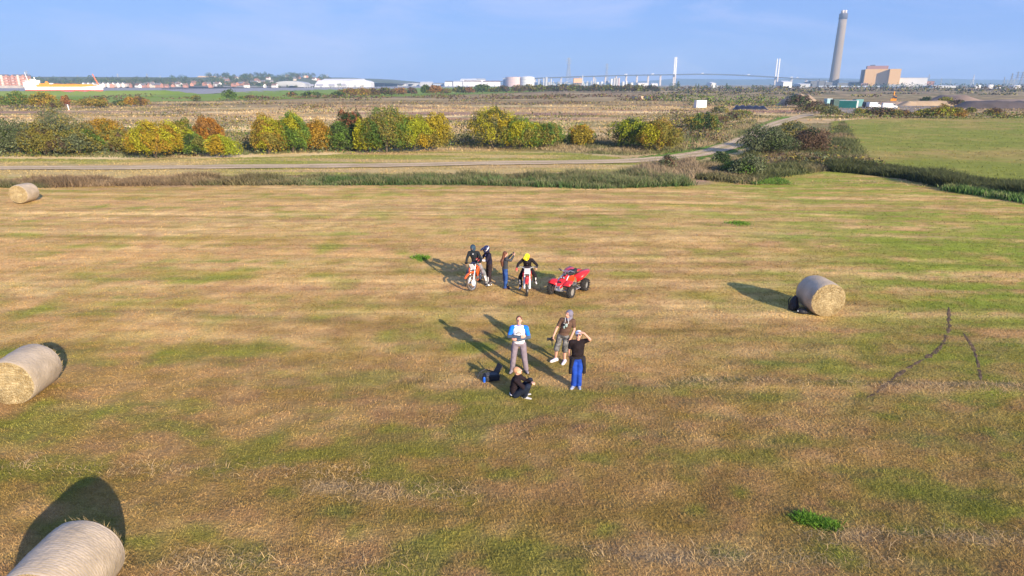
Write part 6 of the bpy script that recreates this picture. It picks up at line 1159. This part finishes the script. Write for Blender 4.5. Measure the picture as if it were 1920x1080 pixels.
    if shoemat:
        for s in 'RL':
            tv = Vector((*g['toe' + s], 0)).normalized(); an = g['an' + s]; z0 = an.z - .09; m = MB(); m.cap(an - tv * .045 + Vector((0, 0, -.045)), an + tv * .06 + Vector((0, 0, -.045)), .046, .046); m.cap(an + tv * .05 + Vector((0, 0, -.05)), an + tv * .17 + Vector((0, 0, -.058)), .046, .034); m.cap(an + Vector((0, 0, .01)), an + Vector((0, 0, -.04)), .048, .046)
            if boots: m.cap(an.lerp(g['kn' + s], boots), an, .066, .056)
            so = soft(m, 'shoe' if not boots else 'boot', shoemat, t, .011, 2)
            sl = MB(); sx = Vector((-tv.y, tv.x, 0)); pts = [(-.09, 0), (-.075, .036), (0, .040), (.12, .048), (.19, .030), (.208, 0), (.19, -.030), (.12, -.048), (0, -.040), (-.075, -.036)]
            vs = [Vector((an.x, an.y, z0 + z)) + tv * p[0] + sx * p[1] for z in (0, .022) for p in pts]; n = len(pts); sl.add(vs, [tuple(range(n - 1, -1, -1)), tuple(range(n, 2 * n))] + [(i, (i + 1) % n, n + (i + 1) % n, n + i) for i in range(n)]); sl.build('sole', solem or blacks, so)
            if boots:
                for j in range(3): q = an.lerp(g['kn' + s], .12 + j * .16); MB().lathe([(.069, -.014), (.072, 0), (.069, .014)], q, g['kn' + s] - an, 14).build('buckle_strap', blacks if j % 2 else plw, so)
                an2 = an.lerp(g['kn' + s], .3); soft(MB().cap(an2 + tv * .03, an.lerp(g['kn' + s], .75) + tv * .035, .048, .052), 'shin_plate', plw, so, .012, 1)
    if hair:
        m = MB()
        if hair in ('short', 'long', 'thin'):
            e = .008 if hair == 'thin' else .016
            hb(m, (0, -.022, .038), (.076 + e, .088 + e, .088 + e)); 
            if hair != 'thin': hb(m, (0, -.045, -.02), (.074, .066, .07))
            tmp = []; 
        if hair == 'long':
            m.cap(hp(0, -.06, -.02), hp(0, -.11, -.20), .07, .075); m.cap(hp(0, -.11, -.20), g['chest'] + Vector((0, -.14, .0)), .075, .085); m.cap(g['chest'] + Vector((0, -.14, .0)), g['waist'] + Vector((0.02, -.13, .0)), .085, .045)
        soft(m, 'hair', hairmat, t, .011, 1)
    return t, g, hp, hb
def helmet(t, hp, hb, c1, c2, peakm, opening=True):
    m = MB(); hb(m, (0, -.015, .025), (.122, .145, .130), 20, 14); hb(m, (0, .07, -.075), (.085, .095, .060), 16, 10); hb(m, (0, .0, -.06), (.112, .12, .085), 16, 10); h = soft(m, 'helmet', c1, t, .011, 2)
    o = MB(); hb(o, (0, .120, .004), (.086, .048, .052), 16, 10); o.build('goggles', blacks, h, smooth=True)
    rws = []
    for i, (y, z, w) in enumerate(((.05, .135, .075), (.12, .125, .085), (.19, .105, .08), (.255, .075, .06))): rws.append([tuple(hp(x * w, y, z - abs(x) * .02)) for x in (-1, -.5, 0, .5, 1)])
    p = MB().grid(rws).build('peak', peakm, h, smooth=True); s = p.modifiers.new('thick', 'SOLIDIFY'); s.thickness = .01
    for s in (-1, 1):
        rws = []
        for k in range(9):
            y = .10 - .22 * k / 8; z0 = -.055 + .13 * k / 8; row = []
            for z in (z0 - .018, z0 + .022):
                q = max(0.0, 1 - ((y + .015) / .148) ** 2 - ((z - .025) / .133) ** 2); row.append(tuple(hp(s * (.126 * math.sqrt(q) + .004), y, z)))
            rws.append(row)
        b = MB().grid(rws).build('stripe', c2, h, smooth=True); so = b.modifiers.new('thick', 'SOLIDIFY'); so.thickness = .008
    o = MB(); hb(o, (0, .158, -.08), (.035, .014, .020), 10, 6); o.build('chin_vent', blacks, h)
    return h
navy = mat('navy_gloss', (.018, .022, .075), .25, .05, coat=.5); yel = mat('yellow_gloss', (.85, .68, .01), .3, .08, 12, coat=.4); yor = mat('orange_yellow_gloss', (.85, .32, .01), .3, .05, coat=.4)
darkj = cloth('black_jersey', (.016, .013, .017)); 
# 1 rider seated on the orange bike
mB = Matrix.Translation((xO, yO, 0)) @ Matrix.Rotation(rzO, 4, 'Z')
def on(M, v): return M @ Vector(v)
p1 = dict(pelvis=(.03, -.16, 1.06), waist=(.06, -.14, 1.22), chest=(.09, -.08, 1.42), neck=(.10, -.06, 1.60), head=(.11, -.02, 1.755), face=(.1, 1, -.15), shR=(.27, -.06, 1.53), shL=(-.09, -.08, 1.53), elR=(.36, .03, 1.26), wrR=(.37, .16, 1.03), handR=(0, .5, -.9), palmR=(-1, 0, 0),
          elL=(-.26, .06, 1.30), wrL=(-.28, .27, 1.20), handL=(-.1, 1, -.1), palmL=(0, 0, -1), curlL=.8, hipR=(.12, -.16, 1.03), hipL=(-.08, -.16, 1.03), knR=(.30, .14, .64), anR=(.36, -.06, .12), knL=(-.38, .12, .66), anL=(-.45, -.10, .12), toeR=(.05, .22), toeL=(-.08, .22))
t, g, hp, hb = person('rider in black jacket and dark blue hood sitting on the orange bike', (xO, yO), rzO, 1.74, skin, p1, topmat=cloth('black_jacket', (.018, .022, .028)), legmat=cloth('grey_padded_trousers', (.20, .21, .23), .3), shoemat=cloth('grey_boot', (.10, .10, .105), .3), boots=.7)
m = MB(); hb(m, (0, -.02, .02), (.118, .128, .135), 18, 12); hb(m, (0, -.01, -.09), (.115, .105, .07), 16, 10); soft(m, 'hood', cloth('blue_grey_hood', (.035, .065, .105), .3), t, .012, 2); m = MB(); hb(m, (0, .068, .005), (.062, .035, .05)); hb(m, (0, .06, -.06), (.065, .045, .04)); m.build('face_scarf', cloth('dark_scarf', (.03, .035, .05)), t, smooth=True)
q = g['chest']; MB().box((q.x, q.y + .128, q.z + .07), (.035, .01, .045)).build('chest_logo', plw, t); MB().lathe([(.046, -.02), (.046, .02)], g['elR'].lerp(g['wrR'], .4), g['wrR'] - g['elR'], 12).build('arm_patch', palegrey, t)
# 2 rider standing beside, navy helmet
x2, y2 = G(918, 534); rz2 = R(112)
p2 = dict(head=(0, .12, 1.64), neck=(0, .05, 1.50), chest=(0, .05, 1.32), face=(.05, 1, -.42), shR=(.18, .05, 1.43), shL=(-.18, .05, 1.43), elR=(.26, .20, 1.20), elL=(-.24, .22, 1.19), wrR=(.14, .42, 1.22), wrL=(-.12, .43, 1.20), handR=(-.2, 1, -.1), handL=(.2, 1, -.1), palmR=(0, 0, -1), palmL=(0, 0, -1), curl=.7, knR=(.11, .03, .5), knL=(-.11, .05, .5), anR=(.11, -.04, .09), anL=(-.12, .03, .09))
t, g, hp, hb = person('rider in navy helmet with white stripe standing beside the orange bike in white boots', (x2, y2), rz2, 1.80, skin, p2, topmat=cloth('navy_black_jersey', (.016, .014, .030)), legmat=cloth('brown_black_trousers', (.030, .020, .022)), shoemat=plw, boots=.62, solem=blacks)
helmet(t, hp, hb, navy, plw, navy)
for s in 'RL':
    e, w = g['el' + s], g['wr' + s]; soft(MB().cap(e.lerp(w, .12), e.lerp(w, .6), .057, .050), 'sleeve_patch', cloth('white_sleeve_patch', (.6, .6, .64)), t, .012, 1); soft(MB().cap(w - (w - e) * .03, w + (w - e) * .1, .040, .042).ball(w + Vector(g['hand' + s]).normalized() * .07, (.045, .06, .03)), 'glove', cloth('maroon_glove', (.28, .03, .05)), t, .011, 1)
MB().box((g['chest'].x, g['chest'].y + .125, g['chest'].z + .05), (.12, .012, .05)).build('chest_logo', mat('blue_print', (.08, .09, .30), .7), t)
# 3 girl filming with a phone
x3, y3 = G(947, 541); rz3 = R(-72)
p3 = dict(elL=(-.20, .20, 1.42), elR=(.21, .20, 1.40), wrL=(-.10, .36, 1.62), wrR=(.11, .37, 1.60), shL=(-.17, .02, 1.46), shR=(.17, .02, 1.46), handL=(.35, .3, 1), handR=(-.35, .3, 1), palmL=(.6, .8, 0), palmR=(-.6, .8, 0), curl=.55, face=(0, 1, .08), head=(0, .02, 1.67), knR=(.09, .02, .5), knL=(-.09, .02, .5), anR=(.09, -.02, .09), anL=(-.08, .05, .09))
t, g, hp, hb = person('girl with long auburn hair, grey top and blue jeans, holding up a phone to film', (x3, y3), rz3, 1.66, skin_pale, p3, topmat=cloth('charcoal_top', (.045, .050, .060)), legmat=cloth('blue_jeans', (.025, .065, .22), .25), shoemat=cloth('dark_maroon_shoe', (.06, .025, .035)), hair='long', hairmat=mat('auburn_hair', (.10, .034, .017), .55, .25, 20, stretch=(1, 1, .2), bump=.4))
wm_ = (g['wrL'] + g['wrR']) / 2; ph = on(Matrix.Translation((x3, y3, 0)) @ Matrix.Rotation(rz3, 4, 'Z') @ Matrix.Scale(1.66 / 1.79, 4), wm_ + Vector((0, .055, .085)))
tp_ = thing('phone', 'black phone held up level in both hands by the auburn-haired girl', 'phone', ph, rz3); MB().box((0, 0, 0), (.15, .009, .075)).build('case', blacks, tp_, bevel=.004); MB().box((0, -.0065, 0), (.135, .003, .066)).build('screen', glassm, tp_); MB().lathe([(.008, 0), (.008, .003)], (.055, .0045, .022), (0, 1, 0), 12).build('lens', glassm, tp_)
# 4 rider on the red bike
p4 = dict(pelvis=(0, -.20, 1.04), waist=(0, -.12, 1.18), chest=(0, .02, 1.34), neck=(0.01, .12, 1.48), head=(.03, .20, 1.60), face=(.38, 1, -.42), shR=(.18, .06, 1.43), shL=(-.18, .05, 1.43), elR=(.37, .16, 1.26), elL=(-.40, .16, 1.22), wrR=(.43, .30, 1.10), wrL=(-.38, .27, 1.165), handR=(.05, .9, -.5), handL=(.1, 1, -.1), palmR=(-.2, 0, -1), palmL=(0, 0, -1), curl=.8,
          hipR=(.10, -.20, 1.0), hipL=(-.10, -.20, 1.0), knR=(.29, .14, .66), knL=(-.32, .12, .74), anR=(.27, .02, .20), anL=(-.34, -.06, .42), toeR=(.05, .22), toeL=(-.05, .22))
t, g, hp, hb = person('rider in bright yellow helmet and black top sitting on the red bike', (xR, yR), rzR, 1.74, skin, p4, topmat=darkj, legmat=cloth('black_riding_trousers', (.016, .014, .018)), shoemat=plw, boots=.55, solem=blacks)
helmet(t, hp, hb, yel, yor, yel); MB().box((g['chest'].x, g['chest'].y + .13, g['chest'].z + .0), (.012, .012, .26), rot=(-.45, 0, 0)).build('zip', alloy, t)
w = g['wrR']; e = g['elR']; soft(MB().cap(w - (w - e) * .05, w + (w - e) * .12, .044, .046).ball(w + Vector((0, .05, -.03)), (.055, .065, .045)), 'glove', cloth('pink_red_glove', (.62, .10, .09)), t, .011, 1); soft(MB().cap(g['knR'].lerp(g['anR'], .45), g['anR'], .07, .062), 'boot_cuff', redp, t, .012, 1)
w = g['wrL']; soft(MB().ball(w + Vector((0, .05, -.01)), (.048, .06, .035)), 'glove', blacks, t, .011, 1)
# 5 man with crossed arms
x5, y5 = G(973, 697.5)
p5 = dict(elR=(.27, .08, 1.19), elL=(-.27, .08, 1.17), wrR=(-.04, .205, 1.205), wrL=(.05, .215, 1.13), handR=(-1, .05, .25), handL=(1, .0, .15), palmR=(0, -1, 0), palmL=(0, -1, 0), curl=.3, shR=(.185, 0, 1.425), shL=(-.185, 0, 1.425), face=(0, 1, .28), knR=(.15, .02, .5), anR=(.19, -.02, .09), knL=(-.15, .02, .5), anL=(-.20, -.04, .09), toeR=(.08, .22), toeL=(-.07, .22), hipR=(.10, 0, .92), hipL=(-.10, 0, .92))
t, g, hp, hb = person('man with crossed arms in a white shirt with bright blue shoulders and grey trousers', (x5, y5), R(179), 1.84, skin_pale, p5, belly=1.08, sleeve='elbow', topmat=cloth('white_shirt', (.74, .74, .77), .05), sleevemat=cloth('blue_sleeve', (.012, .16, .72), .08), legmat=cloth('mauve_grey_trousers', (.21, .175, .215), .12), shoemat=cloth('grey_shoe', (.22, .2, .23)), hair='thin', hairmat=mat('brown_hair', (.13, .06, .035), .7, .2, 30))
for s in 'RL': e, w = g['el' + s], g['wr' + s]; soft(MB().cap(g['sh' + s].lerp(e, .82), e, .060, .064).cap(e, e.lerp(w, .93), .064, .054), 'undersleeve', cloth('slate_undersleeve', (.06, .085, .13)), t, .012, 1)
c = g['chest']; m = MB(); rr4 = random.Random(4)
for (dx, dz, w, h, ro) in ((0, .0, .10, .012, 0), (-.035, .035, .012, .07, .4), (.035, .035, .012, .07, -.4), (0, .06, .05, .010, 0), (0, -.025, .13, .010, 0), (-.055, .005, .012, .05, .7), (.055, .005, .012, .05, -.7), (0, .03, .03, .03, .78)): m.box((c.x + dx, c.y + .134, c.z + dz - .02), (w, .006, h), rot=(0, ro, 0))
m.build('shirt_print', mat('grey_print', (.16, .17, .22), .8), t); MB().lathe([(.031, -.006), (.034, 0), (.031, .006)], g['wrR'] - Vector((-.03, 0, 0)), (1, 0, 0), 14).build('watch', alloy, t)
# 6 hooded man with camera
x6, y6 = G(1048, 678.5); rz6 = R(153)
p6 = dict(pelvis=(-.10, -.05, .93), waist=(-.14, -.08, 1.09), chest=(-.19, -.10, 1.30), neck=(-.225, -.10, 1.47), head=(-.24, -.07, 1.63), face=(.35, 1, .1), shR=(-.02, -.09, 1.41), shL=(-.37, -.12, 1.42), elR=(.10, -.02, 1.13), elL=(-.42, -.10, 1.14), wrR=(.13, .14, .92), wrL=(-.36, .02, .90), handR=(0, .5, -1), handL=(.1, .2, -1), palmR=(-1, 0, 0), curlR=.9, hipR=(-.01, -.04, .89), hipL=(-.20, -.05, .89), knR=(.06, .06, .49), anR=(.12, -.03, .09), knL=(-.18, .02, .48), anL=(-.17, -.03, .09), toeR=(.12, .2), toeL=(.0, .22))
t, g, hp, hb = person('man in grey hood, brown t-shirt and camouflage shorts holding a camera at his side', (x6, y6), rz6, 1.80, skin_pale, p6, sleeve='short', belly=1.25, topmat=cloth('brown_tshirt', (.105, .062, .045), .12), legmat=mat('camo_shorts', (.13, .13, .135), .9, .75, 9, spec=.1), leglen='short', shoemat=cloth('lilac_white_shoe', (.52, .48, .60), .1), solem=plw)
m = MB(); hb(m, (0, -.035, .03), (.108, .110, .118), 18, 12); m.cap(hp(0, -.06, -.04), g['neck'] + Vector((0, -.03, -.04)), .092, .11); hs = soft(m, 'hood', cloth('grey_hood', (.17, .16, .22)), t, .012, 2)
MB().tube([hp(-.05, .06, -.10), g['neck'] + Vector((-.05, .10, -.10)), g['chest'] + Vector((-.04, .13, .02))], .006, 5).tube([hp(.05, .06, -.10), g['neck'] + Vector((.06, .10, -.10)), g['chest'] + Vector((.05, .13, .04))], .006, 5).build('drawstring', plw, t)
c = g['chest']; M6 = Matrix.Translation(c + Vector((.02, .122, -.03))) @ Matrix.Rotation(.12, 4, 'X'); m = MB(); m.ball((-.035, 0, .02), (.045, .02, .065)); m.ball((.02, 0, -.05), (.04, .02, .05)); m.v = [tuple(M6 @ Vector(v)) for v in m.v]; m.build('shirt_print', mat('pale_teal_print', (.30, .40, .38), .8, .3, 30), t, smooth=True); m = MB().ball((.02, .004, .03), (.035, .022, .04)).ball((-.03, .004, -.04), (.03, .02, .035)); m.v = [tuple(M6 @ Vector(v)) for v in m.v]; m.build('shirt_print', blacks, t, smooth=True)
cp = on(Matrix.Translation((x6, y6, 0)) @ Matrix.Rotation(rz6, 4, 'Z'), g['wrR'] + Vector((.04, .06, -.09))); tt = thing('camera', 'black camera with lens held low in the hooded man\'s hand', 'camera', cp, rz6)
MB().box((0, 0, 0), (.06, .15, .10)).box((0, 0, .06), (.05, .06, .03)).build('camera_body', blacks, tt, bevel=.01); MB().lathe([(.036, 0), (.038, .09), (.042, .10), (.042, .13)], (.03, 0, 0), (1, .3, -.2), 18).build('lens', blacks, tt); MB().tube([(0, -.07, .03), (.02, -.10, -.12), (0, -.02, -.26), (-.02, .06, -.12), (0, .07, .03)], .008, 5).build('strap', black, tt)
# 7 man in white cap shading his eyes
x7, y7 = G(1081, 727.5)
p7 = dict(face=(.12, 1, .25), elL=(-.30, .10, 1.56), wrL=(-.13, .12, 1.765), shL=(-.18, .0, 1.47), handL=(.8, .2, .35), palmL=(0, -.3, -1), elR=(.22, -.07, 1.16), wrR=(.20, -.10, .92), handR=(-.2, -.2, -1), curl=.25, hipL=(-.08, 0, .92), hipR=(.10, 0, .92), knL=(-.05, .05, .5), anL=(-.07, -.02, .09), knR=(.07, .03, .5), anR=(.08, -.04, .09), toeL=(.0, .22), toeR=(.12, .2))
t, g, hp, hb = person('man in white cap, sunglasses and black t-shirt shading his eyes with a raised hand', (x7, y7), R(183), 1.80, skin_pale, p7, sleeve='short', topmat=cloth('black_tshirt', (.016, .011, .013)), belly=1.15, legmat=cloth('royal_blue_trousers', (.014, .055, .34), .14), shoemat=cloth('blue_grey_trainer', (.25, .30, .45)), solem=plw)
m = MB(); hb(m, (0, -.012, .055), (.088, .102, .078), 18, 12); cpo = soft(m, 'cap', cloth('white_cap', (.74, .72, .76), .04), t, .011, 1); MB().grid([[tuple(hp(x * .07, y, .058 - abs(x) * .012 - (y - .07) * .15)) for x in (-1, -.5, 0, .5, 1)] for y in (.06, .10, .145)]).build('cap_peak', cloth('white_cap', (.74, .72, .76)), cpo)
m = MB(); hb(m, (-.034, .092, .012), (.030, .014, .021), 10, 7); hb(m, (.034, .092, .012), (.030, .014, .021), 10, 7); m.cyl(hp(-.075, 0, .018), hp(-.06, .085, .018), .004, n=5).cyl(hp(.075, 0, .018), hp(.06, .085, .018), .004, n=5).cyl(hp(-.01, .1, .016), hp(.01, .1, .016), .004, n=5); m.build('sunglasses', blacks, t, smooth=True)
jk = cloth('black_tied_jacket', (.020, .018, .022))
m = MB(); pz = g['pelvis']; m.ball(pz + Vector((0, 0, .03)), (.178, .138, .07), 18, 10)
for s in (-1, 1): m.cap(pz + Vector((s * .15, .02, .0)), pz + Vector((s * .185, .03, -.44)), .070, .055, 10); m.cap(pz + Vector((s * .13, .07, .0)), pz + Vector((s * .17, .075, -.22)), .055, .045, 10); m.cap(pz + Vector((s * .12, -.07, .0)), pz + Vector((s * .16, -.08, -.38)), .06, .05, 10)
m.cap(pz + Vector((-.1, -.10, 0)), pz + Vector((-.08, -.11, -.35)), .05, .04).cap(pz + Vector((.1, -.10, 0)), pz + Vector((.08, -.11, -.35)), .05, .04).cap(pz + Vector((0, -.10, 0)), pz + Vector((0, -.11, -.35)), .06, .05); jo = soft(m, 'tied_jacket', jk, t, .014, 2)
for s in (-1, 1): MB().cyl(pz + Vector((s * .165, .05, -.30)), pz + Vector((s * .19, .06, -.44)), .012, n=6).build('white_trim', plw, jo)
# 8 man sitting on the grass
x8, y8 = G(965, 744); rz8 = R(-98)
p8 = dict(pelvis=(0, 0, .13), waist=(0, -.015, .29), chest=(0, .035, .49), neck=(0, .06, .665), head=(0, .075, .80), face=(-.1, 1, .35), shR=(.17, .06, .60), shL=(-.17, .06, .60), elR=(.22, .26, .42), elL=(-.21, .26, .42), wrR=(.07, .44, .47), wrL=(-.06, .44, .46), handR=(-.7, .6, .1), handL=(.7, .6, .2), palmR=(0, -.2, -1), palmL=(0, -.3, -1), curl=.6,
          hipR=(.10, .04, .12), hipL=(-.10, .04, .12), knR=(.20, .37, .45), knL=(-.19, .38, .44), anR=(.08, .27, .09), anL=(-.05, .24, .09), toeR=(.15, .6), toeL=(-.3, .6))
t, g, hp, hb = person('man in black jumper sitting on the grass with knees up, side-on to the camera', (x8, y8), rz8, 1.82, mat('ruddy_skin', (.56, .31, .22), .55, .05), p8, topmat=cloth('black_jumper', (.018, .012, .016)), legmat=cloth('dark_navy_jeans', (.014, .020, .038)), shoemat=cloth('grey_white_trainer', (.45, .46, .5)), solem=plw, hair='thin', hairmat=mat('sandy_hair', (.42, .22, .12), .7, .15, 30))
soft(MB().ball((0, -.035, .115), (.155, .105, .05), 16, 8), 'shirt_tail', cloth('white_shirt_tail', (.65, .65, .72)), t, .013, 1)

# ------------------------------------------------------------------ air
bb = MB().box((400, 2950, 118), (11400, 6500, 244)).build('haze', None); bb['kind'] = 'stuff'
hz_ = bpy.data.materials.new('haze_air'); hz_.use_nodes = True; nt = hz_.node_tree; nt.nodes.clear(); pv = nt.nodes.new('ShaderNodeVolumePrincipled'); mo_ = nt.nodes.new('ShaderNodeOutputMaterial')
pv.inputs['Color'].default_value = (.42, .66, 1.0, 1); pv.inputs['Density'].default_value = .00018; pv.inputs['Anisotropy'].default_value = 0.0; nt.links.new(pv.outputs[0], mo_.inputs['Volume']); bb.data.materials.append(hz_)
